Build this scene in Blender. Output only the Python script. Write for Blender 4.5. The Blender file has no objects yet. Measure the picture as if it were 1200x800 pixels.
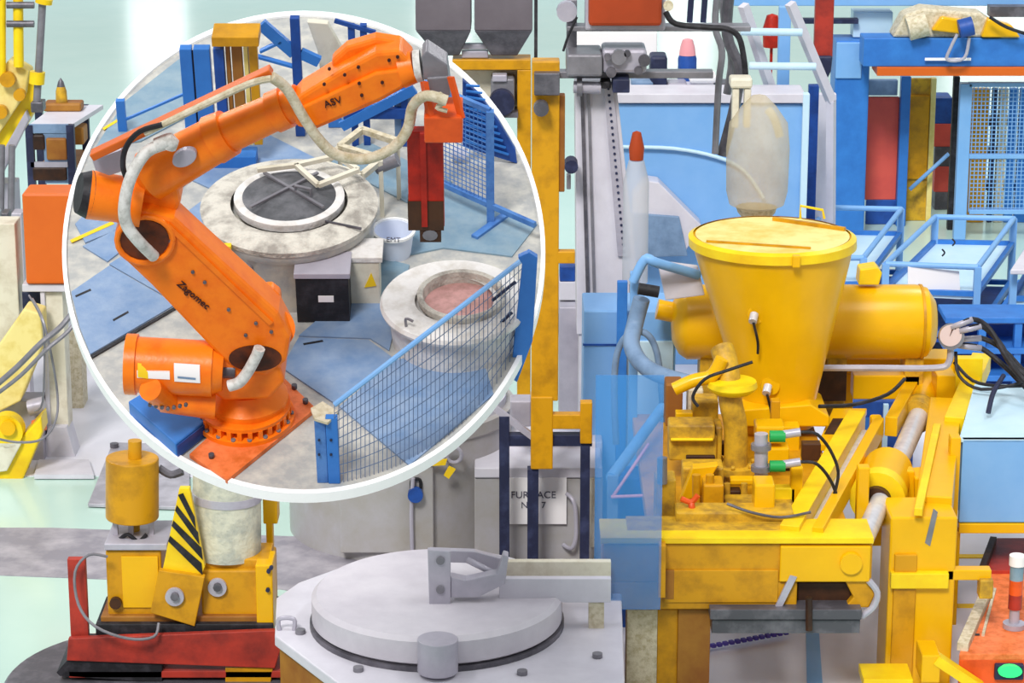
import bpy, bmesh, math, random
from mathutils import Vector, Matrix
random.seed(7)
SC = bpy.context.scene
COL = SC.collection
# ---------------------------------------------------------------- camera
FPX = 3200.0
PITCH = math.radians(16.0)
CAM = Vector((0, 0, 8.0))
cd = bpy.data.cameras.new('camera'); cam = bpy.data.objects.new('camera', cd); COL.objects.link(cam)
cam.location = CAM; cam.rotation_euler = (math.radians(90) - PITCH, 0, 0)
cd.sensor_width = 36; cd.lens = FPX / 1200 * 36; cd.clip_end = 300; cd.clip_start = .1
SC.camera = cam
# ---------------------------------------------------------------- light
w = bpy.data.worlds.new('hall_light'); SC.world = w; w.use_nodes = True
bg = w.node_tree.nodes['Background']; bg.inputs[0].default_value = (.93, .97, 1, 1); bg.inputs[1].default_value = .5
sd = bpy.data.lights.new('skylight', 'SUN'); so = bpy.data.objects.new('skylight', sd); COL.objects.link(so)
sd.energy = 2.6; sd.angle = math.radians(14); sd.color = (1, .98, .95)
so.rotation_euler = (math.radians(43), math.radians(-16), 0)
for i, (x, y) in enumerate([(-6, 16), (6, 16), (-8, 30), (8, 30)]):
    ld = bpy.data.lights.new('ceiling_lamp', 'AREA'); lo = bpy.data.objects.new('ceiling_lamp', ld); COL.objects.link(lo)
    ld.shape = 'RECTANGLE'; ld.size = 1.2; ld.size_y = 6; ld.energy = 420; lo.location = (x, y, 13)
SC.view_settings.view_transform = 'Standard'; SC.view_settings.look = 'None'
SC.view_settings.gamma = 1; SC.view_settings.use_curve_mapping = False; SC.view_settings.exposure = 0.0

# ---------------------------------------------------------------- materials
def lin(h):
    h = h.lstrip('#'); v = [int(h[i:i+2], 16) / 255 for i in (0, 2, 4)]
    return tuple((c / 12.92 if c <= .04045 else ((c + .055) / 1.055) ** 2.4) for c in v) + (1,)
def mat(name, col, rough=.5, metal=0, wear=None, amt=.5, scale=4, bump=.1, alpha=1, trans=0, emit=0, detail=6, contrast=.12):
    m = bpy.data.materials.new(name); m.use_nodes = True
    nt = m.node_tree; b = nt.nodes['Principled BSDF']; L = nt.links
    b.inputs['Base Color'].default_value = lin(col); b.inputs['Roughness'].default_value = rough
    b.inputs['Metallic'].default_value = metal
    b.inputs['Specular IOR Level'].default_value = .5 if 'floor' in name else .32
    if alpha < 1: b.inputs['Alpha'].default_value = alpha
    if trans: b.inputs['Transmission Weight'].default_value = trans
    if emit:
        b.inputs['Emission Color'].default_value = lin(col); b.inputs['Emission Strength'].default_value = emit
    tc = nt.nodes.new('ShaderNodeTexCoord')
    n = nt.nodes.new('ShaderNodeTexNoise'); n.inputs['Scale'].default_value = scale; n.inputs['Detail'].default_value = detail
    n.inputs['Roughness'].default_value = .62
    L.new(tc.outputs['Object'], n.inputs['Vector'])
    if wear:
        r = nt.nodes.new('ShaderNodeMapRange'); c0 = 1 - amt
        r.inputs['From Min'].default_value = .3 + .4 * c0 - contrast; r.inputs['From Max'].default_value = .3 + .4 * c0 + contrast
        L.new(n.outputs['Fac'], r.inputs['Value'])
        mx = nt.nodes.new('ShaderNodeMix'); mx.data_type = 'RGBA'
        mx.inputs[6].default_value = lin(col); mx.inputs[7].default_value = lin(wear)
        L.new(r.outputs[0], mx.inputs[0]); L.new(mx.outputs[2], b.inputs['Base Color'])
    if bump:
        bp = nt.nodes.new('ShaderNodeBump'); bp.inputs['Strength'].default_value = bump; bp.inputs['Distance'].default_value = .02
        n2 = nt.nodes.new('ShaderNodeTexNoise'); n2.inputs['Scale'].default_value = scale * 5; n2.inputs['Detail'].default_value = 4
        L.new(tc.outputs['Object'], n2.inputs['Vector']); L.new(n2.outputs['Fac'], bp.inputs['Height']); L.new(bp.outputs[0], b.inputs['Normal'])
    return m
M = dict(
 wire=mat('grey_blue_wire', '#5c7090', .45, bump=0),
 recess_shade=mat('orange_recess_shade', '#6e300e', .5, wear='#3c1c10', amt=.5, scale=8),  # robot orange with the shade of an opening put into the colour
 mint=mat('mint_floor', '#c2dcd0', .16, wear='#b4d3c8', amt=.45, scale=.6, bump=.02, contrast=.25),
 darkfloor=mat('worn_grey_floor', '#8b8790', .5, wear='#b6b0b6', amt=.38, scale=2.2, bump=.1),
 whitefloor=mat('pale_grey_floor', '#e6e4ec', .3, wear='#d8d6e0', amt=.4, scale=1.5, bump=.03, contrast=.3),
 sheet=mat('grey_steel_sheet', '#a6a2ab', .4, .25, wear='#c4c0ca', amt=.45, scale=4),
 white=mat('white_paint', '#d6d3dc', .4, wear='#c2bec8', amt=.35, scale=3, bump=.05, contrast=.25),
 cream=mat('cream_paint', '#dcd6c4', .5, wear='#c2b8a2', amt=.3, scale=5),
 silver=mat('pale_steel', '#bbb7c2', .35, .15, wear='#9c98a6', amt=.35, scale=4, contrast=.25),
 steel=mat('grey_steel', '#8d8b92', .35, .25, wear='#6c6a70', amt=.4, scale=6, contrast=.25),
 chrome=mat('polished_rod', '#d8d8de', .2, .25, wear='#c4c4cc', amt=.4, scale=8, bump=0),
 darksteel=mat('dark_steel', '#55535a', .4, .3, wear='#78747c', amt=.35, scale=5),
 hopper=mat('dark_hopper_steel', '#7d757c', .4, .3, wear='#655c62', amt=.5, scale=1.6, contrast=.25),
 navy=mat('navy_frame', '#242842', .5, wear='#3a4060', amt=.3, scale=6),
 black=mat('black_rubber', '#1d1c20', .55, wear='#37353b', amt=.3, scale=12),
 ochre=mat('ochre_paint', '#cf9410', .38, wear='#ac7812', amt=.3, scale=5, bump=.08),
 yellow=mat('yellow_paint', '#f0b808', .28, wear='#dea608', amt=.4, scale=2.5, bump=.03, contrast=.3),
 byellow=mat('bright_yellow_paint', '#f4d81a', .35, wear='#e4ae14', amt=.35, scale=3, bump=.03, contrast=.25),
 dyellow=mat('dirty_yellow_paint', '#d2a428', .45, wear='#94702c', amt=.4, scale=7),
 pyellow=mat('pale_yellow_paint', '#ecd98c', .5, wear='#d8bd5c', amt=.4, scale=4),
 brown=mat('rusty_brown', '#8a5420', .55, wear='#a8742c', amt=.45, scale=2),
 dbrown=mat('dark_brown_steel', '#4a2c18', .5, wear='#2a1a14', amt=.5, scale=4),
 orange=mat('robot_orange', '#fa8014', .34, wear='#ee6c0c', amt=.35, scale=9, bump=.05),
 orangep=mat('dirty_orange_plate', '#f08048', .5, wear='#cc6428', amt=.4, scale=12),
 orangebox=mat('orange_cabinet', '#dc6a1e', .45, wear='#cc5c18', amt=.4, scale=1.5, bump=.02, contrast=.3),
 rustbox=mat('rust_orange_cabinet', '#a8401a', .5, wear='#983a18', amt=.4, scale=2, bump=.02),
 red=mat('red_paint', '#b42410', .42, wear='#86180e', amt=.4, scale=7),
 redo=mat('red_orange_paint', '#e65c20', .4, wear='#c84a18', amt=.4, scale=5),
 dred=mat('dirty_red_tray', '#b2382a', .45, wear='#7e2a24', amt=.45, scale=3.5),
 salmon=mat('salmon_panel', '#d8584c', .5, wear='#c84c48', amt=.4, scale=2),
 blue=mat('blue_paint', '#3a80d0', .4, wear='#2c66b4', amt=.4, scale=4, bump=.04, contrast=.25),
 lblue=mat('light_blue_paint', '#70a4dc', .4, wear='#86b4e4', amt=.4, scale=2.5, bump=.02, contrast=.3),
 pblue=mat('pale_blue_paint', '#b4d6ea', .4, wear='#cfe6f2', amt=.4, scale=2, bump=.02, contrast=.3),
 dblue=mat('deep_blue_paint', '#2450a0', .45, wear='#1c3c7c', amt=.4, scale=5),
 fence=mat('fence_blue', '#5484c4', .4, wear='#3c68ac', amt=.4, scale=12),
 bluegrey=mat('blue_grey_hose', '#7a94b4', .5, wear='#667f9e', amt=.4, scale=6),
 matblue=mat('blue_floor_mat', '#6888b2', .5, wear='#93a6c0', amt=.42, scale=9, bump=.1, contrast=.25),
 matslate=mat('slate_floor_mat', '#6e8ea4', .55, wear='#8da2ae', amt=.45, scale=9, bump=.1, contrast=.2),
 concrete=mat('concrete', '#a4a5a4', .55, wear='#c4c1b8', amt=.42, scale=10, bump=.12),
 crust=mat('crusted_refractory', '#d2cdc2', .7, wear='#98928a', amt=.4, scale=11, bump=.5),
 crust2=mat('pale_refractory', '#dfdcda', .65, wear='#c4beb6', amt=.35, scale=9, bump=.3),
 furn=mat('furnace_shell', '#b2b0b6', .38, .1, wear='#a09a8e', amt=.42, scale=3, contrast=.25),
 furn2=mat('furnace_shell_small', '#9c9ea0', .4, .1, wear='#bcb8ac', amt=.45, scale=9),
 lidw=mat('white_lid', '#d4cfd6', .45, wear='#b6b0ba', amt=.35, scale=2.2, contrast=.25),
 lidd=mat('dark_lid', '#55565a', .5, .3, wear='#75757a', amt=.35, scale=9),
 molten=mat('pink_melt', '#d8a4a0', .6, wear='#b88c84', amt=.5, scale=14),
 kerb=mat('white_kerb', '#ffffff', .5, bump=0),
 paper=mat('white_paper', '#f0ecec', .7, bump=0),
 label=mat('yellow_label', '#f0c81e', .6, bump=0),
 bucket=mat('bluish_white_plastic', '#dfe6f6', .4, bump=0),
 sack=mat('translucent_sack', '#d8ccb0', .6, wear='#c2b08c', amt=.4, scale=2, alpha=.5),
 film=mat('blue_tint_film', '#4a94d8', .25, bump=0, alpha=.42),
 crustcol=mat('crusted_ladle', '#d2d0bc', .65, wear='#9aa09a', amt=.42, scale=5, bump=.4),
 ink=mat('dark_ink', '#3c1a18', .6, bump=0),
 ginks=mat('grey_ink', '#5a5866', .6, bump=0),
 green=mat('green_connector', '#1f9a4c', .4, bump=0),
 glow=mat('green_indicator', '#30e878', .3, bump=0, emit=.6),
 tan=mat('tan_hose_wrap', '#d6ccb4', .6, wear='#b4a684', amt=.4, scale=25, bump=.3),
 whitehose=mat('white_conduit', '#dddcd8', .5, wear='#b4b2ac', amt=.35, scale=30),
 purple=mat('violet_chain', '#5c50b4', .5, bump=0),
 pink=mat('pink_plastic', '#e29aa0', .4, bump=0),
 gauge=mat('gauge_face', '#dcc4c0', .4, bump=0),
)
def hazard():
    return M['black']

# ---------------------------------------------------------------- frames of reference
class Frame:
    def __init__(s, Mx):
        s.M = Mx; s.I = Mx.inverted(); s.C = s.I @ CAM; s.R = s.I.to_3x3()
        s.f = Vector((0, math.cos(PITCH), -math.sin(PITCH)))
    def pt(s, px, py, y=None, z=None, x=None):
        d = Vector(((px - 600) / FPX, 0, 0)) + Vector((0, math.sin(PITCH), math.cos(PITCH))) * ((400 - py) / FPX) + s.f
        d = s.R @ d
        if y is not None: t = (y - s.C.y) / d.y
        elif z is not None: t = (z - s.C.z) / d.z
        else: t = (x - s.C.x) / d.x
        return s.C + d * t
    def mpp(s, p):                                   # metres per picture element at p
        return (s.M @ p - CAM).dot(s.f) / FPX
W = Frame(Matrix.Identity(4))
OY = 12.0
OZ = 8 - OY * math.tan(PITCH + math.atan(-102 / FPX))
OX = W.pt(356, 298, y=OY).x
S = Frame(Matrix.Translation((OX, OY, OZ)) @ Matrix.Rotation(math.radians(19), 4, 'X'))
def foot(py, F=W, px=600): return F.pt(px, py, z=0).y

# ---------------------------------------------------------------- mesh builder
class MB:
    def __init__(s, F=W): s.v = []; s.f = []; s.F = F; s.smooth = []
    def add(s, vs, fs, sm=False):
        o = len(s.v); s.v += [Vector(v) for v in vs]; s.f += [tuple(i + o for i in f) for f in fs]; s.smooth += [sm] * len(fs); return s
    def box(s, a, b):
        x0, y0, z0 = a; x1, y1, z1 = b
        vs = [(x0,y0,z0),(x1,y0,z0),(x1,y1,z0),(x0,y1,z0),(x0,y0,z1),(x1,y0,z1),(x1,y1,z1),(x0,y1,z1)]
        return s.add(vs, [(0,3,2,1),(4,5,6,7),(0,1,5,4),(1,2,6,5),(2,3,7,6),(3,0,4,7)])
    def fbox(s, x0, y0, x1, y1, Y, d=.2, foot=False):    # front face at depth Y
        ym = (y0 + y1) / 2; p0 = s.F.pt(x0, ym, y=Y); p1 = s.F.pt(x1, ym, y=Y)
        zt = s.F.pt((x0+x1)/2, y0, y=Y).z; zb = 0 if foot else s.F.pt((x0+x1)/2, y1, y=Y).z
        return s.box((p0.x, Y, zb), (p1.x, Y + d, zt))
    def poly(s, pts, Y, d=.1):                            # prism, outline on plane Y
        a = [s.F.pt(x, y, y=Y) for x, y in pts]; return s.prism(a, Vector((0, d, 0)))
    def flat(s, pts, z, h=.01):                           # prism lying at height z (top)
        a = [s.F.pt(x, y, z=z) for x, y in pts]; return s.prism(a, Vector((0, 0, -h)))
    def prism(s, a, e):
        n = len(a); vs = list(a) + [p + e for p in a]
        fs = [tuple(range(n)), tuple(reversed(range(n, 2*n)))] + [(i, (i+1) % n, (i+1) % n + n, i + n) for i in range(n)]
        return s.add(vs, fs)
    def bar(s, p, q, w, h=None, up=Vector((0,0,1))):      # rectangular bar between two points
        h = h or w; p = Vector(p); q = Vector(q); t = (q-p).normalized()
        a = t.cross(up)
        if a.length < 1e-3: a = t.cross(Vector((1,0,0)))
        a.normalize(); b = a.cross(t).normalized()
        vs = [c + a*i*w/2 + b*j*h/2 for c in (p, q) for i, j in ((-1,-1),(1,-1),(1,1),(-1,1))]
        return s.add(vs, [(0,1,2,3),(7,6,5,4),(0,4,5,1),(1,5,6,2),(2,6,7,3),(3,7,4,0)])
    def cyl(s, p, q, r0, r1=None, n=20, caps=True):
        r1 = r0 if r1 is None else r1; p = Vector(p); q = Vector(q); t = (q-p).normalized()
        a = t.orthogonal().normalized(); b = t.cross(a)
        c = [math.cos(2*math.pi*i/n) for i in range(n)]; sn = [math.sin(2*math.pi*i/n) for i in range(n)]
        vs = [p + (a*c[i] + b*sn[i])*r0 for i in range(n)] + [q + (a*c[i] + b*sn[i])*r1 for i in range(n)]
        s.add(vs, [(i, (i+1)%n, (i+1)%n+n, i+n) for i in range(n)], True)
        if caps:
            o = len(s.v) - 2*n; s.f += [tuple(o+i for i in reversed(range(n))), tuple(o+n+i for i in range(n))]; s.smooth += [False, False]
        return s
    def pcyl(s, a, b, r0, r1=None, n=20):                 # ends given as (px,py,Y), radii in px
        p = s.F.pt(a[0], a[1], y=a[2]); q = s.F.pt(b[0], b[1], y=b[2])
        return s.cyl(p, q, r0*s.F.mpp(p), (r0 if r1 is None else r1)*s.F.mpp(q), n)
    def disc(s, px, py, Y, r, d=.03, n=14):               # round boss facing the front
        p = s.F.pt(px, py, y=Y); return s.cyl(p, p - Vector((0, d, 0)), r*s.F.mpp(p), n=n)
    def lathe(s, c, prof, n=48, axis=None):
        c = Vector(c); k = len(prof); vs = []; fs = []
        for i in range(n):
            ca, sa = math.cos(2*math.pi*i/n), math.sin(2*math.pi*i/n)
            for r, z in prof: vs.append(c + Vector((r*ca, r*sa, z)))
        for i in range(n):
            for j in range(k-1):
                a = i*k+j; b = ((i+1)%n)*k+j; fs.append((a, b, b+1, a+1))
        return s.add(vs, fs, True)
    def tube(s, pts, r, n=8, sub=4):
        P = [Vector(p) for p in pts]; Q = []
        if len(P) > 2 and sub > 1:
            for i in range(len(P)-1):
                p0 = P[max(i-1,0)]; p1 = P[i]; p2 = P[i+1]; p3 = P[min(i+2,len(P)-1)]
                for j in range(sub):
                    t = j/sub; Q.append(.5*((2*p1)+(p2-p0)*t+(2*p0-5*p1+4*p2-p3)*t*t+(3*p1-p0-3*p2+p3)*t**3))
            Q.append(P[-1])
        else: Q = P
        t0 = (Q[1]-Q[0]).normalized(); a = t0.orthogonal().normalized(); vs = []
        for i, q in enumerate(Q):
            t = (Q[min(i+1,len(Q)-1)] - Q[max(i-1,0)]).normalized()
            a = (a - t*a.dot(t)).normalized(); b = t.cross(a)
            for k in range(n): vs.append(q + (a*math.cos(2*math.pi*k/n) + b*math.sin(2*math.pi*k/n))*r)
        m = len(Q)
        s.add(vs, [(i*n+k, i*n+(k+1)%n, (i+1)*n+(k+1)%n, (i+1)*n+k) for i in range(m-1) for k in range(n)], True)
        o = len(s.v)-len(vs); s.f += [tuple(o+k for k in reversed(range(n))), tuple(o+(m-1)*n+k for k in range(n))]; s.smooth += [False, False]
        return s
    def ptube(s, pts, r, n=8, sub=4):                     # (px,py,Y) path, radius px
        P = [s.F.pt(x, y, y=Y) for x, y, Y in pts]; return s.tube(P, r*s.F.mpp(P[0]), n, sub)
    def data(s, name, m, org):
        me = bpy.data.meshes.new(name); me.from_pydata([v - org for v in s.v], [], s.f); me.materials.append(m)
        b = bmesh.new(); b.from_mesh(me); b.faces.ensure_lookup_table()
        for f, sm in zip(b.faces, s.smooth): f.smooth = sm
        bmesh.ops.recalc_face_normals(b, faces=b.faces[:])
        for e in b.edges:
            if len(e.link_faces) == 2 and e.calc_face_angle(0) > .7: e.smooth = False
        b.to_mesh(me); b.free(); return me
def setp(o, label, cat, group=None, kind=None):
    if label: o['label'] = label
    if cat: o['category'] = cat
    if group: o['group'] = group
    if kind: o['kind'] = kind
def thing(name, label, cat, org, F=W, group=None):
    o = bpy.data.objects.new(name, None); COL.objects.link(o); o.empty_display_size = .1
    o.matrix_world = F.M @ Matrix.Translation(org); setp(o, label, cat, group)
    REG[o.name] = (Vector(org), F); return o
REG = {}
def bevel(o, wd):
    if wd:
        b = o.modifiers.new('bevel', 'BEVEL'); b.width = wd; b.segments = 2; b.limit_method = 'ANGLE'; b.angle_limit = .6
def part(t, name, mb, m, bv=0, label=None, kind=None):
    org, F = REG[t.name]
    o = bpy.data.objects.new(name, mb.data(name, m if not isinstance(m, str) else M[m], org)); COL.objects.link(o)
    o.parent = t; REG[o.name] = (org, F); bevel(o, bv)
    if label: o['label'] = label
    if kind: o['kind'] = kind
    return o
def solo(name, label, cat, mb, m, bv=0, group=None, kind=None):
    xs = [v.x for v in mb.v]; ys = [v.y for v in mb.v]; zs = [v.z for v in mb.v]
    org = Vector(((min(xs)+max(xs))/2, (min(ys)+max(ys))/2, min(zs)))
    o = bpy.data.objects.new(name, mb.data(name, M[m], org)); COL.objects.link(o)
    o.matrix_world = mb.F.M @ Matrix.Translation(org); setp(o, label, cat, group, kind); bevel(o, bv); REG[o.name] = (org, mb.F); return o
def text(t, name, s, px, py, Y, size, ang, m, ext=.002):
    org, F = REG[t.name]
    c = bpy.data.curves.new(name, 'FONT'); c.body = s; p = F.pt(px, py, y=Y); c.size = size*F.mpp(p); c.extrude = ext; c.align_x = 'CENTER'; c.align_y = 'CENTER'
    tmp = bpy.data.objects.new('tmp', c); COL.objects.link(tmp); dg = bpy.context.evaluated_depsgraph_get(); dg.update()
    me = bpy.data.meshes.new_from_object(tmp.evaluated_get(dg)); bpy.data.objects.remove(tmp)
    a = math.radians(ang); ca, sa = math.cos(a), math.sin(a)
    R = Matrix(((ca, -sa, 0, 0), (0, 0, -1, 0), (sa, ca, 0, 0), (0, 0, 0, 1)))
    me.transform(Matrix.Translation(p - org) @ R); me.materials.clear(); me.materials.append(M[m])
    o = bpy.data.objects.new(name, me); COL.objects.link(o); o.parent = t; return o
V = Vector
ELL = lambda cx, cy, rx, ry, n=28: [(cx + rx*math.cos(2*math.pi*i/n), cy + ry*math.sin(2*math.pi*i/n)) for i in range(n)]

# ================================================================ SETTING
solo('floor', 'glossy mint green painted hall floor', None, MB().box((-30, 8, -.2), (30, 75, 0)), 'mint', kind='structure')
fl = [('trim_1', [(-40, 618), (60, 618), (340, 628), (720, 640), (720, 760), (330, 690), (120, 678), (-40, 672)], 'darkfloor', 'worn grey band across the mint floor'),
      ('trim_2', [(-60, 330), (70, 330), (300, 330), (300, 560), (60, 556), (20, 558), (-60, 500)], 'whitefloor', 'whitish floor area left of the round platform'),
      ('trim_3', [(700, 400), (1300, 400), (1300, 860), (640, 860), (700, 640)], 'whitefloor', 'pale grey floor below the yellow machine')]
for i, (nm, pp, m, lb) in enumerate(fl):
    solo(nm, lb, None, MB().flat(pp, .006 + .003*i, .012), m, kind='structure')
solo('trim_4', 'blue painted stripe on the pale floor', None, MB().flat([(944, 700), (957, 700), (966, 830), (946, 830)], .02, .008), 'lblue', kind='structure')
for i, yy in enumerate((651, 709)):
    solo('trim_%d' % (5+i), 'thin yellow floor line', None, MB().flat([(1100, yy-2), (1170, yy-2), (1170, yy+2), (1100, yy+2)], .02, .008), 'label', kind='structure')
# far wall with bright windows (seen as reflections in the floor)
solo('wall_back', 'pale far wall of the hall', None, MB().box((-40, 75, 0), (40, 75.3, 3.72)).box((-40, 75, 7.2), (40, 75.3, 14)), 'pblue', kind='structure')
M['winglow'] = mat('bright_window_glass', '#ffffff', .3, bump=0, emit=2.6)
for i, (x, wd) in enumerate(((-36, 5), (-23, 5), (-10.6, 1.6), (-2.6, 1.5), (4, 1.6), (12, 5), (24, 5))):
    wn = MB()
    for z in (3.76, 4.3, 4.85, 5.5): wn.box((x, 74.9, z), (x+wd, 75.1, z+(.34 if z < 5 else .6)))
    solo('window_%d' % (i+1), 'bright window band in the far wall', None, wn, 'winglow', kind='structure')

# ================================================================ ROUND PLATFORM (frame S)
CX, CY, CR = 356, 298, 280
t = thing('round_platform', 'raised round concrete platform with a white rim carrying the orange robot', 'platform', (0, 0, 0), S)
N = 120
inner = [S.pt(x, y, z=0) for x, y in ELL(CX, CY, CR-2, CR-2, N)]
outer = [S.pt(x, y, z=0) for x, y in ELL(CX, CY, CR+3, CR+3, N)]
part(t, 'deck', MB(S).prism(inner, V((0, 0, -.03))), 'concrete')
r = MB(S); vs = [p + V((0,0,.012)) for p in inner] + [p + V((0,0,.012)) for p in outer] + [p + V((0,0,-.035)) for p in outer] + [p + V((0,0,-.035)) for p in inner]
r.add(vs, [(a*N+i, a*N+(i+1)%N, b*N+(i+1)%N, b*N+i) for a, b in ((0,1),(1,2),(2,3),(3,0)) for i in range(N)])
part(t, 'rim', r, 'kerb')
a = V((0, .4, -.05)); wa = S.M @ a; dirn = (wa - CAM).normalized(); k = (wa.z) / -dirn.z; end = S.I @ (wa + dirn*k)
part(t, 'support_boom', MB(S).cyl(a, end, .12, n=16), 'darksteel')
ew = wa + dirn*k
bm_ = MB(S); fp = [S.I @ (ew + V((x, y, z))) for z in (.01, .05) for x, y in ((-.4,-.4),(.4,-.4),(.4,.4),(-.4,.4))]
bm_.add(fp, [(0,3,2,1),(4,5,6,7),(0,1,5,4),(1,2,6,5),(2,3,7,6),(3,0,4,7)]); part(t, 'foot_plate', bm_, 'darksteel')
mats = [([(80,342),(128,311),(206,356),(105,415),(90,385)], 'matblue'), ([(128,309),(190,270),(262,312),(208,355)], 'matblue'),
        ([(97,288),(150,262),(170,272),(126,306)], 'matblue'), ([(192,268),(250,225),(320,262),(264,310)], 'matblue'),
        ([(88,262),(150,200),(230,205),(165,258),(100,284)], 'matblue'), ([(252,223),(180,190),(300,150),(380,190),(322,260)], 'matblue'),
        ([(330,430),(350,395),(432,398),(462,420),(395,474)], 'matblue'), ([(350,393),(400,350),(470,352),(456,410),(434,396)], 'matblue'),
        ([(400,348),(440,300),(480,310),(470,350)], 'matslate'), ([(482,240),(530,215),(630,262),(600,300),(520,290),(470,300)], 'matslate'),
        ([(382,188),(430,165),(530,213),(480,238)], 'matslate'), ([(145,118),(215,65),(235,128),(165,165),(112,172)], 'matslate'),
        ([(398,476),(462,422),(560,400),(590,470),(480,545)], 'matblue')]
def inside(p):
    dx, dy = p[0]-CX, p[1]-CY; d = math.hypot(dx, dy); k = min(1, (CR-4)/d) if d else 1
    return (CX+dx*k, CY+dy*k)
for i, (pp, m) in enumerate(mats):
    part(t, 'floor_mat', MB(S).flat([inside(p) for p in pp], .008, .008), m)
for x0, y0, x1, y1 in ((88,346,106,338),(132,374,150,364),(355,402,378,398)):
    part(t, 'mat_slot', MB(S).flat([(x0,y0),(x1,y1),(x1+1,y1+2),(x0+1,y0+2)], .0095, .003), 'black')
for q in ([(82,281),(84,284),(134,262),(131,259)], [(210,356),(212,358),(106,420),(104,417)], [(120,150),(122,152),(140,141),(138,139)]):
    part(t, 'floor_line', MB(S).flat(q, .0098, .003), 'label' if q[0][0] != 210 else 'black')

# ---- furnace 1
def P0(px, py): return S.pt(px, py, z=0)
U = .0039
c = P0(343, 312)
t = thing('melting_furnace', 'round grey furnace with dark lid and crusted pale rim behind the robot arm', 'furnace', c, S)
part(t, 'shell', MB(S).lathe(c, [(0,.0),(.37,0),(.37,.25),(.385,.27),(.385,.3),(0,.3)]), 'furn2')
part(t, 'crusted_rim', MB(S).lathe(c, [(.25,.3),(.39,.3),(.395,.325),(.33,.345),(.26,.345)]), 'crust')
part(t, 'lid_ring', MB(S).lathe(c + V((0,.015,0)), [(.2,.33),(.245,.33),(.245,.362),(.225,.37),(.2,.362)]), 'crust2')
part(t, 'lid', MB(S).lathe(c + V((0,.015,0)), [(0,.385),(.1,.385),(.22,.362),(.225,.345)]), 'lidd')
for k in range(2):
    a = (k*2-1)
    part(t, 'lid_bar', MB(S).bar(c + V((-.16*a, -.12, .39)), c + V((.12*a, .16, .395)), .014, .01), 'steel')
part(t, 'lid_handle', MB(S).tube([c+V((.1,-.02,.38)), c+V((.1,-.02,.42)), c+V((.03,.01,.42)), c+V((.03,.01,.38))], .008, sub=1), 'steel')
fr = MB(S)
for a, b in (((-.15,.16),(.02,.2)),((.02,.2),(.13,.03)),((.13,.03),(.3,.16)),((.3,.16),(.2,.28)),((.2,.28),(.02,.2))):
    fr.bar(c+V((a[0],a[1],.41)), c+V((b[0],b[1],.41)), .022, .02)
part(t, 'lid_frame', fr, 'cream')
part(t, 'rim_joint', MB(S).bar(c+V((.17,-.17,.348)), c+V((.33,-.23,.348)), .008, .01), 'darksteel')
part(t, 'warning_label', MB(S).fbox(255,289,271,305, c.y-.355, .03), 'label')
part(t, 'valve', MB(S).disc(292, 312, c.y-.33, 5, .03), 'steel')
# cabinets attached in front
yk = foot(378, S, 378)
t = thing('control_box', 'small black control box with white label in front of the grey furnace', 'control box', P0(378, 378), S)
part(t, 'housing', MB(S).fbox(347, 327, 409, 374, yk, .17, foot=True), 'black', .004)
part(t, 'top_cover', MB(S).fbox(344, 321, 410, 327, yk-.005, .18), 'silver', .003)
part(t, 'label_plate', MB(S).fbox(373, 347, 391, 354, yk-.004, .004), 'paper')
yk = foot(357, S, 425)
t = thing('electric_cabinet', 'light grey cabinet with yellow warning sign beside the black box', 'cabinet', P0(428, 357), S)
part(t, 'housing', MB(S).fbox(410, 308, 445, 355, yk, .14, foot=True), 'cream', .004)
part(t, 'top_cover', MB(S).fbox(406, 302, 448, 308, yk-.005, .16), 'crust2', .003)
part(t, 'warning_sign', MB(S).poly([(427,337),(441,335),(435,320)], yk-.004, .004), 'label')
# bucket
c = P0(462, 297)
t = thing('bucket', 'white plastic bucket between the furnaces', 'bucket', c, S)
part(t, 'shell', MB(S).lathe(c, [(0,0),(.075,0),(.092,.125),(.085,.125),(.07,.01),(0,.01)], 32), 'bucket')
part(t, 'rim', MB(S).lathe(c, [(.09,.12),(.1,.12),(.1,.132),(.088,.132),(.09,.12)], 32), 'kerb')
text(t, 'lettering', 'EMT', 461, 281, c.y-.1, 9, -3, 'ginks', .001)
# ---- furnace 2
c = P0(533, 396)
t = thing('open_furnace', 'open pale furnace with pinkish round mouth behind the wire fence', 'furnace', c, S)
part(t, 'shell', MB(S).lathe(c, [(0,0),(.27,0),(.285,.16),(.3,.17),(0,.17)]), 'crust2')
part(t, 'top_ring', MB(S).lathe(c, [(.17,.17),(.315,.17),(.32,.185),(.31,.2),(.17,.2)]), 'crust2')
part(t, 'mouth_ring', MB(S).lathe(c + V((.03,0,0)), [(.165,.17),(.185,.2),(.19,.232),(.178,.24),(.165,.232),(.16,.17)]), 'crust')
part(t, 'melt', MB(S).lathe(c + V((.03,0,0)), [(0,.18),(.165,.18)]), 'molten')
part(t, 'lifting_hook', MB(S).tube([c+V((-.2,-.2,.2)), c+V((-.2,-.2,.24)), c+V((-.17,-.22,.24))], .006), 'steel')

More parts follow.
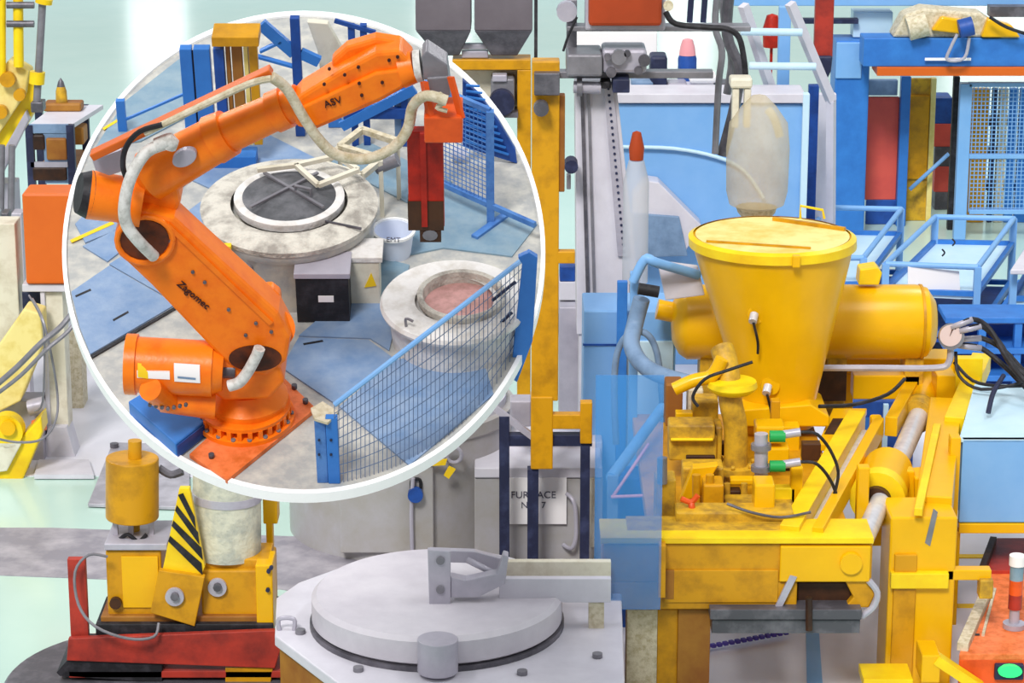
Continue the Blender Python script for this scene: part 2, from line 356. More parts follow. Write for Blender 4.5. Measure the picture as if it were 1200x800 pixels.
# ---- ROBOT
yr = foot(500, S, 300)
bc = S.pt(288, 494, z=0)
t = thing('industrial_robot', 'large orange six-axis robot arm with white cable conduit', 'robot', bc, S)
part(t, 'base_plate', MB(S).flat([(326,436),(370,478),(266,562),(222,532)], .022, .02), 'orangep')
z0 = .022
part(t, 'base_casting', MB(S).lathe(bc + V((0,0,z0)), [(0,0),(.205,0),(.205,.02),(.155,.028),(.155,.05),(.19,.058),(.19,.075),(0,.075)], 40), 'orange')
for k in range(14):
    a = -math.pi*.95 + k*math.pi*.95/13
    u = V((math.cos(a), math.sin(a), 0))
    part(t, 'web', MB(S).bar(bc + u*.155 + V((0,0,z0+.04)), bc + u*.193 + V((0,0,z0+.04)), .018, .04), 'orange')
for k in range(10):
    a = -math.pi*1.0 + k*math.pi/9
    part(t, 'bolt', MB(S).cyl(bc + V((.192*math.cos(a), .192*math.sin(a), z0+.018)), bc + V((.192*math.cos(a), .192*math.sin(a), z0+.03)), .01, n=8), 'steel')
for px, py in ((248,536),(345,455),(330,470),(358,472)):
    p = S.pt(px, py, z=.022); part(t, 'plate_bolt', MB(S).cyl(p, p+V((0,0,.02)), .012, n=8), 'darksteel')
part(t, 'turret', MB(S).lathe(bc + V((.01,.02,z0+.07)), [(.17,0),(.17,.03),(.15,.05),(.12,.09),(0,.09)], 36), 'orange')
fsh = MB(S)
fsh.poly([(244,420),(262,408),(300,425),(328,430),(334,448),(316,468),(262,470),(244,458)], yr-.12, .26)
part(t, 'shoulder_casting', fsh, 'orange', .015)
# motor
ym = yr - .1
part(t, 'motor', MB(S).pcyl((158, 427, ym), (250, 432, ym), 33, n=36), 'orange')
for o in t.children:
    pass
part(t, 'motor_cap', MB(S).pcyl((148, 426.5, ym), (161, 427, ym), 36, n=36), 'orange')
part(t, 'motor_flange', MB(S).pcyl((249, 432, ym), (262, 433, ym), 31, 25, n=36), 'orange')
part(t, 'motor_shaft', MB(S).pcyl((260, 433, ym), (276, 434, ym), 10, n=16), 'darksteel')
part(t, 'oil_port', MB(S).pcyl((196, 470, ym-.05), (176, 456, ym-.14), 14, n=20), 'orange')
part(t, 'gear_housing', MB(S).pcyl((188, 468, ym-.02), (252, 470, ym), 15, 22, n=24), 'orange')
for i in range(7):
    p = S.pt(176+i*7, 473+ (3-abs(3-i))*1.5, y=ym-.13); part(t, 'bolt', MB(S).cyl(p, p-V((0,.012,0)), .008, n=8), 'darksteel')
rm = 33*S.mpp(S.pt(200, 430, y=ym))
def patch(name, x0, x1, a0, a1, m, k_=1.0):
    mb = MB(S); ctr0 = S.pt(x0, 429, y=ym); ctr1 = S.pt(x1, 431, y=ym); vs = []
    for i in range(7):
        a = math.radians(a0+(a1-a0)*i/6); o_ = V((0, -math.cos(a), math.sin(a)))*(rm+.003); vs += [ctr0+o_*k_, ctr1+o_*k_]
    mb.add(vs, [(2*i, 2*i+1, 2*i+3, 2*i+2) for i in range(6)], True); return part(t, name, mb, m)
patch('warning_sticker', 165, 203, 12, 45, 'paper'); patch('yellow_sticker', 166, 178, 14, 42, 'label', 1.02)
patch('warning_sticker', 208, 238, 4, 42, 'paper'); patch('yellow_sticker', 212, 233, 12, 16, 'bluegrey', 1.02)
M['orange']  # same paint throughout
# lower arm
ya = yr - .13
la = part(t, 'lower_arm', MB(S).poly([(134,276),(142,256),(166,246),(204,256),(232,282),(326,368),(341,396),(336,424),(312,442),(282,436),(262,424),(176,334),(142,302)], ya, .15), 'orange', .018)
part(la, 'arm_recess_shade', MB(S).poly(ELL(169,281,29,23), ya-.005, .01), 'recess_shade')  # flat discs, the shade of the arm openings painted dark
part(la, 'base_recess_shade', MB(S).poly(ELL(299,420,31,15), ya-.005, .01), 'recess_shade')
rr = MB(S); rr.tube([S.pt(x, y, y=ya-.006) for x, y in ELL(170,281,33,27,20)+ELL(170,281,33,27,20)[:1]], .012, sub=1); part(la, 'recess_rim', rr, 'orange')
for x, y in ((226,318),(240,330),(288,392),(300,378),(200,282),(318,388),(268,362)):
    part(la, 'bolt', MB(S).disc(x, y, ya, 2.2, .008, 8), 'darksteel')
text(la, 'lettering', 'Zagomec', 227, 346, ya-.006, 13, -47, 'ink')
part(la, 'ridge', MB(S).bar(S.pt(196,262,y=ya+.0), S.pt(318,378,y=ya+.0), .02, .02), 'orange')
part(t, 'arm_pivot_cap', MB(S).pcyl((322, 385, ya+.16), (322, 385, ya+.05), 24, n=24), 'orange')
part(t, 'pivot_lug', MB(S).poly([(296,352),(300,340),(318,338),(328,346),(330,362),(312,366)], ya+.12, .06), 'orange', .01)
part(t, 'link_block', MB(S).poly([(252,398),(262,385),(276,398),(268,412)], yr, .1), 'cream', .006)
# elbow
ye = yr - .05
part(t, 'elbow_casting', MB(S).poly([(158,206),(186,196),(206,214),(212,240),(200,262),(172,262),(154,246)], ye-.02, .2), 'orange', .02)
part(t, 'elbow_motor', MB(S).pcyl((160, 236, ye), (104, 228, ye-.02), 27, 29, n=32), 'orange')
part(t, 'elbow_collar', MB(S).pcyl((168, 238, ye), (156, 236, ye), 31, n=32), 'orange')
part(t, 'motor_end_cap', MB(S).pcyl((105, 228, ye-.02), (92, 226, ye-.03), 29, 24, n=32), 'black')
part(t, 'cable_guard', MB(S).poly([(108,188),(142,176),(146,200),(128,206),(112,200)], ye-.03, .03), 'silver', .003)
# upper arm
yu = ye + .04
part(t, 'upper_arm', MB(S).pcyl((176, 206, yu), (262, 158, yu), 31, 27, n=32).pcyl((262, 158, yu), (352, 118, yu), 24, 21, n=32), 'orange')
part(t, 'arm_collar', MB(S).pcyl((250, 164, yu), (268, 155, yu), 30, 28, n=32), 'orange')
part(t, 'arm_collar', MB(S).pcyl((320, 132, yu), (336, 125, yu), 25, 25, n=32), 'orange')
part(t, 'arm_end_dome', MB(S).pcyl((178, 205, yu), (168, 210, yu), 31, 22, n=32), 'orange')
part(t, 'cover_plate', MB(S).poly([(216+15*math.cos(a*.3)*.93+3*math.sin(a*.3), 186-5.5*math.cos(a*.3)+9*math.sin(a*.3)) for a in range(21)], yu-.119, .03), 'silver', .003, label='oval grey cover plate')
yh = yu - .07
fh = part(t, 'forearm_housing', MB(S).poly([(348,150),(338,128),(352,112),(398,84),(440,62),(468,60),(482,74),(486,88),(474,104),(446,120),(372,152)], yh, .14), 'orange', .015)
part(fh, 'side_cover', MB(S).poly([(352,146),(350,128),(392,108),(440,86),(470,82),(480,90),(470,103),(444,117),(372,149)], yh-.02, .025), 'orange', .008)
part(fh, 'hump', MB(S).poly([(388,72),(406,56),(440,46),(466,50),(480,64),(470,72),(420,82),(392,92)], yh+.07, .07), 'orange', .015)
text(fh, 'lettering', 'ASV', 390, 120, yh-.025, 13, 20, 'ink')
for x, y in ((420,78),(421,97),(456,70),(424,111),(386,80),(404,87),(380,98),(466,66),(448,96)):
    part(fh, 'bolt', MB(S).disc(x, y, yh-.02 if y > 84 else yh, 2, .008, 8), 'ink')
# wrist and tool
yw = yh + .04
part(t, 'wrist_joint', MB(S).pcyl((470, 82, yw), (486, 78, yw), 22, 19, n=28), 'orange')
part(t, 'wrist_flange', MB(S).pcyl((486, 78, yw), (494, 77, yw), 19, n=28), 'whitehose')
part(t, 'tool_mount', MB(S).poly([(494,66),(500,60),(524,76),(526,92),(496,94)], yw-.05, .1), 'steel', .005)
part(t, 'tool_mount', MB(S).poly([(500,92),(526,90),(528,112),(504,114)], yw-.06, .1), 'steel', .005)
part(t, 'mount_arm', MB(S).bar(S.pt(497,96,y=yw-.08), S.pt(505,140,y=yw-.12), .02, .03), 'redo')
part(t, 'mount_arm', MB(S).bar(S.pt(528,90,y=yw-.08), S.pt(541,138,y=yw-.12), .012, .03), 'redo')
part(t, 'tool_head', MB(S).fbox(497, 138, 542, 168, yw-.14, .16), 'redo', .006)
part(t, 'hook', MB(S).tube([S.pt(x, y, y=yw-.15) for x, y in ((508,116),(516,110),(520,120),(512,126),(524,130))], .009), 'tan')
yg = yw - .06
g = part(t, 'gripper_arm', MB(S).fbox(478, 155, 520, 266, yg, .05), 'red', .004)
part(g, 'gripper_rib', MB(S).fbox(493, 157, 500, 266, yg-.012, .02), 'red')
part(g, 'scorched_end', MB(S).fbox(478, 236, 520, 270, yg-.003, .056), 'dbrown')
part(g, 'gripper_foot', MB(S).fbox(492, 270, 517, 284, yg, .03), 'dbrown', .002)
part(g, 'foot_pad', MB(S).poly(ELL(504,276,9,6,12), yg-.004, .01), 'steel')
# hoses
part(t, 'white_conduit', MB(S).tube([S.pt(x, y, y=yy) for x, y, yy in ((196,168,ye-.08),(172,178,ye-.12),(154,206,ye-.17),(146,238,ye-.2),(148,262,ye-.2),(162,282,ye-.2),(180,300,ye-.14))], .024, 12), 'whitehose')
for x, y in ((147,232),(152,268),(164,284)):
    pass
part(t, 'conduit_joint', MB(S).tube([S.pt(x, y, y=ye-.1) for x, y in ((184,170),(200,164),(198,172))], .03, 10), 'whitehose')
part(t, 'base_conduit', MB(S).tube([S.pt(x, y, y=ya-.05) for x, y in ((304,408),(300,418),(290,436),(280,448),(268,452))], .024, 10), 'whitehose')
yb_ = ye - .08
part(t, 'cable_rail', MB(S).bar(S.pt(108,182,y=yb_), S.pt(318,82,y=yb_), .05, .03), 'orangebox', .004)
part(t, 'rail_hose', MB(S).tube([S.pt(x, y, y=yb_-.04) for x, y in ((170,156),(230,127),(290,99),(318,92))], .014, 8), 'tan')
part(t, 'black_cable', MB(S).tube([S.pt(x, y, y=yb_-.05) for x, y in ((190,146),(164,154),(148,172),(144,194),(150,214))], .011, 8), 'black')
part(t, 'dress_hose', MB(S).tube([S.pt(x, y, y=yy) for x, y, yy in ((318,90,yb_-.03),(336,104,yh-.06),(356,138,yh-.06),(376,166,yh-.06),(396,182,yh-.06),(430,186,yh-.05),(462,172,yh-.05),(478,150,yh-.05),(484,124,yh-.05),(500,112,yh-.1),(524,118,yw-.16))], .021, 10), 'tan')
# blue box at the foot of the robot
b = MB(S); p = [S.pt(x, y, z=.075) for x, y in ((170,458),(242,492),(206,520),(143,479))]; p[3] = S.pt(150, 470, z=.075)
t2 = thing('blue_box', 'blue steel box in front of the orange robot base', 'box', (p[2].x, p[2].y, 0), S)
b.prism(p, V((0, 0, -.075))); part(t2, 'housing', b, 'blue', .006)
part(t2, 'side_plate', MB(S).bar(p[1]+V((.004,-.004,-.037)), p[2]+V((.004,-.004,-.037)), .004, .06), 'dblue')
# lower jig between furnace and gripper
t = thing('ladle_frame', 'cream metal ladle frame with square openings beside the dark lid', 'frame', P0(430, 230), S)
def quadframe(pts, z, wd):
    mb = MB(S); P = [S.pt(x, y, z=z) for x, y in pts]
    for i in range(len(P)): mb.bar(P[i], P[(i+1) % len(P)], wd, wd)
    return mb
part(t, 'square_frame', quadframe([(398,172),(424,152),(466,166),(446,186)], .3, .028), 'tan')
part(t, 'square_frame', quadframe([(378,192),(398,174),(446,188),(424,206)], .28, .028), 'cream')
for x, y in ((446,188),(466,168),(398,172)):
    q = S.pt(x, y, z=.3); part(t, 'leg', MB(S).bar(q, V((q.x, q.y, 0)), .02), 'cream')
part(t, 'motor', MB(S).pcyl((440,196, S.pt(440,196,z=.25).y), (466,186, S.pt(440,196,z=.25).y), 9, n=16), 'steel')
# yellow gantry stand top left
def sbox(t, nm, x0, y0, x1, y1, Y, d, m, bv=.003, ft=False, **k): return part(t, nm, MB(S).fbox(x0, y0, x1, y1, Y, d, ft), m, bv, **k)
yq = foot(196, S, 235)
t = thing('press_stand', 'ochre and blue press stand behind the upper robot arm', 'stand', S.pt(262, 190, y=yq), S)
for x0, x1, m in ((215,229,'blue'),(231,250,'blue'),(254,266,'dblue')): sbox(t, 'column', x0, 58, x1, 190, yq, .05, m, ft=True)
for x0, x1, m in ((267,272,'brown'),(274,286,'brown'),(288,293,'pyellow'),(294,304,'ochre')): sbox(t, 'guide_bar', x0, 40, x1, 170, yq+.02, .04, m)
sbox(t, 'head_beam', 248, 44, 303, 55, yq-.04, .14, 'ochre')
sbox(t, 'gap_shade', 229, 62, 232, 186, yq+.01, .03, 'black')  # black strip stands for the shade between the columns
sbox(t, 'foot_bar', 212, 184, 300, 196, yq-.02, .1, 'blue', ft=True)
# braces
yq2 = foot(160, S, 345)
t = thing('blue_brace_frame', 'blue braced frame with diagonal struts behind the upper arm', 'frame', S.pt(348, 160, y=yq2), S)
sbox(t, 'post', 343, 22, 354, 160, yq2, .04, 'dblue', ft=True)
for a, b, r in (((306,28),(345,62),.055),((302,66),(345,78),.012),((305,60),(330,48),.012),((352,62),(374,72),.05)):
    part(t, 'brace', MB(S).bar(S.pt(*a, y=yq2+.02), S.pt(*b, y=yq2+.02), .03, r), 'blue')
yq3 = foot(172, S, 420)
t = thing('blue_rack', 'dark blue rack behind the robot forearm', 'rack', S.pt(430, 165, y=yq3), S)
for x in (410, 424, 470): sbox(t, 'post', x, 30 if x < 460 else 96, x+8, 172, yq3, .03, 'dblue', ft=True)
part(t, 'brace', MB(S).bar(S.pt(400,148,y=yq3-.01), S.pt(486,104,y=yq3-.01), .02, .05), 'blue')
sbox(t, 'rail', 402, 128, 484, 140, yq3-.01, .03, 'dblue')
sbox(t, 'panel', 462, 105, 486, 160, yq3+.02, .02, 'bluegrey')
part(t, 'top_rail', MB(S).bar(S.pt(392,24,y=yq3), S.pt(440,38,y=yq3), .015, .02), 'dblue')
t = thing('cream_chute', 'cream sloping chute between blue posts behind the upper arm', 'chute', S.pt(380, 100, y=foot(150, S, 380)), S)
part(t, 'chute', MB(S).poly([(360,26),(384,28),(402,60),(404,120),(380,120),(372,60)], foot(150,S,380), .04), 'cream', .004); part(t, 'foot', MB(S).fbox(384,118,400,150, foot(150,S,380), .04, True), 'blue', .004)
yu5 = foot(192, S, 575)
t = thing('louvred_unit', 'dark blue louvred unit behind the wire fence at the right rear', 'unit', S.pt(575, 190, y=yu5), S)
part(t, 'housing', MB(S).poly([(542,94),(560,110),(584,142),(604,176),(606,192),(542,172)], yu5, .03), 'dblue', .004)
for k in range(11): part(t, 'louvre', MB(S).bar(S.pt(546,100+k*6.5,y=yu5-.01), S.pt(min(600,562+k*3.4),101+k*8.0,y=yu5-.01), .01, .008), 'blue')
# left blue rail
t = thing('low_blue_rail', 'short blue post with a thin blue rail at the left rim of the platform', 'rail', P0(143, 156), S)
yl = foot(156, S, 143); ylr = foot(118, S, 215)
part(t, 'post', MB(S).fbox(137, 119, 147, 155, yl, .03, True), 'blue')
part(t, 'rail', MB(S).bar(S.pt(147,140,y=yl), S.pt(216,110,y=yl+.1), .01, .012), 'blue')
# fence on the right
t = thing('rear_fence', 'blue wire fence with tall post at the right rear of the platform', 'fence', P0(577, 262), S)
pA = S.pt(575, 262, z=0); pB = P0(632, 285); pA2 = P0(500, 228)
hp = .72
part(t, 'post', MB(S).bar(pA, pA+V((0,0,.6)), .035, .035), 'fence')
part(t, 'foot_bar', MB(S).bar(P0(556,281)+V((0,0,.012)), P0(592,255)+V((0,0,.012)), .035, .02), 'fence')
part(t, 'bottom_rail', MB(S).bar(pA2+V((0,0,.1)), pA+V((0,0,.1)), .02, .025), 'fence')
part(t, 'bottom_rail', MB(S).bar(pA+V((0,0,.1)), pB+V((-.02,0,.1)), .02, .025), 'fence')
part(t, 'top_rail', MB(S).bar(pA2+V((0,0,.6)), pA+V((0,0,.6)), .02, .025), 'fence')
wire = MB(S)
for i in range(16):
    q = pA2.lerp(pA, i/16); wire.bar(q+V((0,0,.1)), q+V((0,0,.6)), .004)
for j in range(22):
    wire.bar(pA2+V((0,0,.1+j*.023)), pA+V((0,0,.1+j*.023)), .003)
part(t, 'wire_mesh', wire, 'fence', kind='stuff')
for k, (px, py) in enumerate(((556, 138), (520, 110))):
    pass
# front fence following the rim
def arc(px): return CY + math.sqrt(max((CR-6)**2 - (px-CX)**2, 0))
t = thing('front_fence', 'blue framed wire fence curving along the front rim of the platform', 'fence', P0(382, 560), S)
tops = []; bots = []
nn = 44
for i in range(nn+1):
    u = i/nn; px = 392 + (618-392)*u
    b0 = P0(px, arc(px)-3 if px < 600 else arc(px)-3)
    ty = 474 + (298-474)*((px-392)/(620-392))
    tp = S.pt(px, ty, y=b0.y); tops.append(V((tp.x, b0.y, tp.z))); bots.append(b0)
part(t, 'top_rail', MB(S).tube([p for p in tops[::4]], .011, 8, 3), 'lblue')
wire = MB(S)
for a, b in zip(tops, bots): wire.bar(b+V((0,0,.003)), a, .003)
for k in range(1, 9):
    f = k/9
    for i in range(nn): wire.bar(bots[i].lerp(tops[i], f), bots[i+1].lerp(tops[i+1], f), .0025)
part(t, 'wire_mesh', wire, 'wire', kind='stuff')
yp = P0(381, 566).y
pp = MB(S).fbox(370, 492, 383, 570, yp, .03, True); part(t, 'post', pp, 'fence', .003)
pp = MB(S).fbox(383, 490, 397, 569, yp-.005, .03, True); part(t, 'post', pp, 'blue', .003)
part(t, 'cap_plate', MB(S).flat([(364,478),(378,470),(397,482),(384,495),(368,490)], S.pt(381,492,y=yp).z+.008, .012), 'tan')
for x, y in ((374,515),(374,532),(388,515),(388,532)): part(t, 'bolt', MB(S).disc(x, y, yp-.005, 1.6, .006, 8), 'navy')
q = P0(600, arc(600)-4)
part(t, 'post', MB(S).prism([S.pt(x, y, y=q.y) for x, y in ((593,440),(600,424),(612,310),(607,302),(620,296),(630,302),(624,400),(606,448))], V((0,.03,0))), 'blue', .003)
for a, b in (((577,352),(604,330)),((580,384),(600,366))):
    part(t, 'latch_bar', MB(S).bar(S.pt(*a, y=q.y-.02), S.pt(*b, y=q.y-.02), .008, .012), 'navy')
solo('white_roller', 'small white roller on the platform floor behind the red gripper', 'roller', MB(S).pcyl((530,178, foot(190,S,530)), (546,182, foot(190,S,530)), 8, n=18), 'white')

# ================================================================ OUTER HALL (frame W)
def wb(t, nm, x0, y0, x1, y1, Y, d, m, bv=.008, ft=False, **k): return part(t, nm, MB().fbox(x0, y0, x1, y1, Y, d, ft), m, bv, **k)
def th(nm, lb, cat, px, Y, **k): return thing(nm, lb, cat, V((W.pt(px, 400, y=Y).x, Y, 0)), W, **k)
def Q(px, py, Y): return W.pt(px, py, y=Y)

# ---- bottom-left: rotary table and ladle unit
c = V((W.pt(172, 790, y=18.15).x, 18.15, 0))
t = thing('rotary_table', 'dark round steel turntable at the lower left corner', 'turntable', c)
part(t, 'pedestal', MB().lathe(c, [(0,0),(.7,0),(.7,.18),(0,.18)]), 'darksteel')
part(t, 'disc', MB().lathe(c, [(.0,.18),(1.0,.18),(1.02,.2),(1.02,.26),(1.0,.28),(0,.28)], 64), 'darksteel', label='dark worn round top')
Yt = 18.2
t = th('pouring_unit', 'yellow pouring unit with black striped lever standing on the red tray', 'machine', 215, Yt)
wb(t, 'base_plate', 112, 731, 320, 745, Yt-.05, .55, 'black')
wb(t, 'wood_plank', 118, 722, 316, 731, Yt-.0, .5, 'brown')
wb(t, 'gearbox', 125, 645, 190, 722, Yt+.05, .45, 'ochre', .015)
wb(t, 'inspection_panel', 143, 652, 186, 712, Yt+.035, .02, 'yellow', .004)
wb(t, 'top_plate', 122, 637, 196, 645, Yt+.02, .5, 'silver')
for x in (132, 150, 174): wb(t, 'leg', x, 604, x+6, 637, Yt+.2, .04, 'silver', .003)
part(t, 'drive_shaft', MB().pcyl((157,608,Yt+.3),(157,637,Yt+.3), 7), 'dyellow')
part(t, 'coil_hose', MB().ptube([(140,632,Yt+.15),(150,626,Yt+.12),(162,634,Yt+.12),(172,626,Yt+.15)], 2.5), 'black')
part(t, 'air_reservoir', MB().pcyl((155,536,Yt+.25),(155,606,Yt+.25), 31, n=40), 'ochre', .01)
part(t, 'stem', MB().pcyl((158,516,Yt+.25),(158,536,Yt+.25), 8, n=20), 'ochre')
part(t, 'side_pipe', MB().ptube([(186,548,Yt+.3),(200,556,Yt+.3),(214,552,Yt+.3)], 5), 'darksteel')
part(t, 'ladle_column', MB().pcyl((266,520,Yt+.3),(266,648,Yt+.3), 40, n=40), 'crustcol')
part(t, 'column_wrap', MB().pcyl((266,575,Yt+.3),(266,584,Yt+.3), 41, n=40), 'silver', label='shiny wrap around the crusted column')
wb(t, 'bearing_block', 236, 668, 318, 730, Yt+.05, .5, 'ochre', .015)
wb(t, 'bearing_cap', 238, 655, 316, 668, Yt+.1, .35, 'ochre', .01)
wb(t, 'side_flange', 300, 662, 320, 738, Yt-.02, .3, 'yellow', .01)
part(t, 'mount', MB().fbox(308,580,325,614, Yt+.6, .2), 'yellow', .01)
part(t, 'mount_pole', MB().fbox(312,612,320,660, Yt+.6, .1), 'yellow', .01)
lv = part(t, 'striped_lever', MB().poly([(210,572),(222,572),(240,664),(224,704),(186,690)], Yt-.02, .06), 'byellow', .004)
for x0, y0, x1 in ((208.5,580,228),(205,598,232),(201,616,236),(197,634,236)):
    s_ = [(x0,y0),(x0+2,y0-6) if y0 > 590 else (x0+6,y0-2),(x1,y0+26),(x1+1.5,y0+40)]
    part(lv, 'hazard_stripe', MB().poly(s_, Yt-.03, .012), 'black')
part(t, 'lever_plate', MB().poly([(186,668),(240,676),(228,734),(176,718)], Yt-.07, .06), 'ochre', .006)
for x, y, yy in ((205,698,Yt-.07),(255,687,Yt+.05)):
    b_ = part(t, 'pivot_boss', MB().disc(x, y, yy, 11, .03, 20), 'silver'); part(b_, 'pivot_bolt', MB().disc(x, y, yy-.03, 5, .03, 8), 'darksteel')
part(t, 'small_fitting', MB().disc(136, 705, Yt+.04, 7, .04), 'dbrown')
for x, y in ((315,668),(314,690),(318,664)): part(t, 'bolt', MB().disc(x, y, Yt-.02, 2.5, .03, 8), 'navy')
part(t, 'loop_cable', MB().ptube([(126,652,Yt-.06),(104,650,Yt-.1),(88,670,Yt-.15),(92,708,Yt-.2),(112,734,Yt-.25),(150,748,Yt-.25),(180,746,Yt-.2),(186,730,Yt-.12)], 1.8), 'steel')
t = th('red_tray', 'dirty red steel tray with upright left plate under the yellow pouring unit', 'tray', 200, Yt)
part(t, 'front_plate', MB().poly([(80,748),(336,738),(322,783),(78,774)], Yt-.12, .05), 'dred', .006)
part(t, 'bed', MB().box((Q(82,760,Yt).x, Yt-.1, .31), (Q(334,760,Yt).x, Yt+.62, .36)), 'dred', .004)
part(t, 'upright_plate', MB().fbox(81,655,102,757, Yt-.05, .06), 'dred', .005)
part(t, 'runner', MB().poly([(66,788),(80,772),(190,778),(190,800),(70,792)], Yt-.1, .5), 'black', .004)
part(t, 'runner', MB().poly([(264,782),(320,782),(316,806),(264,806)], Yt-.1, .5), 'ochre', .004)

# ---- foreground furnace
Yc = 17.45; c = V((Q(512, 700, Yc).x, Yc, 0))
ze = W.pt(512, 692, y=Yc).z
t = thing('foreground_furnace', 'broad white-topped round furnace in the foreground with thick round lid', 'furnace', c)
zd = ze-.235
dk = [W.pt(x, y, z=zd) for x, y in ((324,700),(350,682),(400,664),(470,652),(690,656),(728,690),(732,800),(620,826),(440,826),(404,806),(322,744))]
part(t, 'deck', MB().prism(dk, V((0,0,-.08))), 'white', .01)
cn = sum(dk, V((0,0,0)))/len(dk); body = [cn + (p-cn)*.97 + V((0,0,-.08)) for p in dk]
part(t, 'body', MB().prism([V((p.x,p.y,zd-.08)) for p in body], V((0,0,-(zd-.08)))), 'brown', .01)
part(t, 'seal_ring', MB().lathe(c, [(.8,ze-.235),(.87,ze-.235),(.87,ze-.2),(.8,ze-.2)], 64), 'darksteel')
part(t, 'lid', MB().lathe(c, [(0,ze-.2),(.83,ze-.2),(.855,ze-.18),(.855,ze-.03),(.82,ze-.0),(.78,ze-.005),(0,ze-.012)], 72), 'lidw', label='thick round off-white lid')
part(t, 'hinge_knob', MB().pcyl((513,748,16.55),(513,786,16.55), 24, n=28), 'silver', .006)
for x, y in ((352,742),(420,786),(612,790),(700,770),(712,700)): p = W.pt(x, y, z=zd); part(t, 'deck_bolt', MB().cyl(p, p+V((0,0,.03)), .035, n=10), 'steel')
p = W.pt(336,738,z=zd); part(t, 'rim_handle', MB().tube([p+V((-.05,0,0)), p+V((-.05,0,.08)), p+V((.05,0,.08)), p+V((.05,0,0))], .016), 'silver')
t = th('lid_clamp', 'pale steel clamp with two flat arms on the thick white lid', 'clamp', 560, 17.2)
Yj = 17.35
part(t, 'bracket', MB().poly([(501,644),(528,646),(528,710),(503,710)], Yj-.12, .05), 'silver', .005)
part(t, 'jaw', MB().poly([(528,676),(546,680),(582,672),(590,650),(596,652),(592,684),(560,700),(528,700)], Yj-.1, .1), 'silver', .006)
part(t, 'rear_jaw', MB().poly([(503,644),(556,646),(594,656),(592,672),(552,660),(503,658)], Yj+.18, .06), 'silver', .006)
part(t, 'cross_rod', MB().ptube([(548,656,Yj+.1),(580,672,Yj)], 4), 'silver')
part(t, 'arm', MB().fbox(585,678,716,706, Yj-.02, .06), 'white', .005)
part(t, 'arm', MB().fbox(590,658,716,680, Yj+.35, .06), 'cream', .005)
for x, y in ((516,656),(516,690)): part(t, 'bolt', MB().disc(x, y, Yj-.12, 5, .02), 'steel')
part(t, 'support_foot', MB().fbox(690,706,708,712, Yj-.0, .1, True), 'tan', .004)

# ---- grey furnace behind
Yg = 22.2; c = V((Q(470, 600, Yg).x, Yg, 0))
t = thing('grey_furnace', 'big grey steel furnace drum behind the foreground lid', 'furnace', c)
R_ = 137*W.mpp(V((c.x, Yg-1, 1)))
part(t, 'drum', MB().lathe(c, [(0,0),(R_,0),(R_,1.0),(R_+.02,1.02),(R_+.02,1.12),(0,1.12)], 72), 'furn')
part(t, 'top_plate', MB().lathe(c + V((0,0,1.12)), [(0,0),(R_-.05,0),(R_-.05,.07),(0,.07)], 60), 'white')
Yf = Yg - R_ - .04
part(t, 'access_panel', MB().fbox(398,545,508,648, Yf+.02, .12), 'furn', .01)
part(t, 'drain_pipe', MB().ptube([(484,560,Yf-.02),(482,600,Yf-.02),(483,645,Yf-.02)], 2.5), 'silver')
part(t, 'tap_ring', MB().ptube([(x, y, Yf+.05) for x, y in ELL(532,533,9,9,12)+ELL(532,533,9,9,12)[:2]], 2.5, sub=1), 'silver')
part(t, 'yellow_tag', MB().poly([(526,546),(534,550),(526,561),(520,557)], Yf+.0, .02), 'label').parent
part(t, 'yellow_tag', MB().poly([(502,540),(524,538),(522,545),(504,546)], Yf+.0, .02), 'label')
k_ = part(t, 'padlock', MB().disc(487, 578, Yf, 9, .06, 16), 'dblue', label='round blue padlock'); part(k_, 'shackle', MB().ptube([(482,572,Yf),(483,562,Yf),(492,562,Yf),(493,572,Yf)], 2), 'black')
solo('black_knob', 'round black ball knob behind the left of the lid clamp', 'knob', MB().lathe(Q(490,655,18.4), [(0,-.06),(.035,-.05),(.058,0),(.05,.04),(.025,.06),(0,.06)], 20).pcyl((490,655,18.4),(490,690,18.4), 3), 'black')
Yp = 21.3
t = th('furnace_cabinet', 'flat grey furnace cabinet with white notice behind navy legs', 'cabinet', 630, Yp)
wb(t, 'housing', 556, 560, 706, 660, Yp, 1.0, 'furn', .01, ft=True)
wb(t, 'top_slab', 556, 548, 706, 560, Yp-.02, 1.1, 'white', .01)
wb(t, 'upper_slab', 575, 518, 706, 542, Yp+.5, .8, 'white', .01)
wb(t, 'upper_slab', 592, 488, 640, 512, Yp+1.3, .3, 'silver', .01)
sg = wb(t, 'notice', 594, 560, 664, 614, Yp-.03, .012, 'paper', .001)
text(sg, 'notice_text', 'FURNACE', 625, 580, Yp-.034, 12, 0, 'ginks'); text(sg, 'notice_text', 'No   7', 625, 592, Yp-.034, 11, 0, 'ginks')
part(t, 'handle', MB().ptube([(664,578,Yp-.02),(673,590,Yp-.08),(675,625,Yp-.08),(670,642,Yp-.08),(660,638,Yp-.02)], 2.5), 'silver')
part(t, 'edge_pipe', MB().ptube([(694,560,Yp-.03),(694,640,Yp-.03)], 3), 'cream')

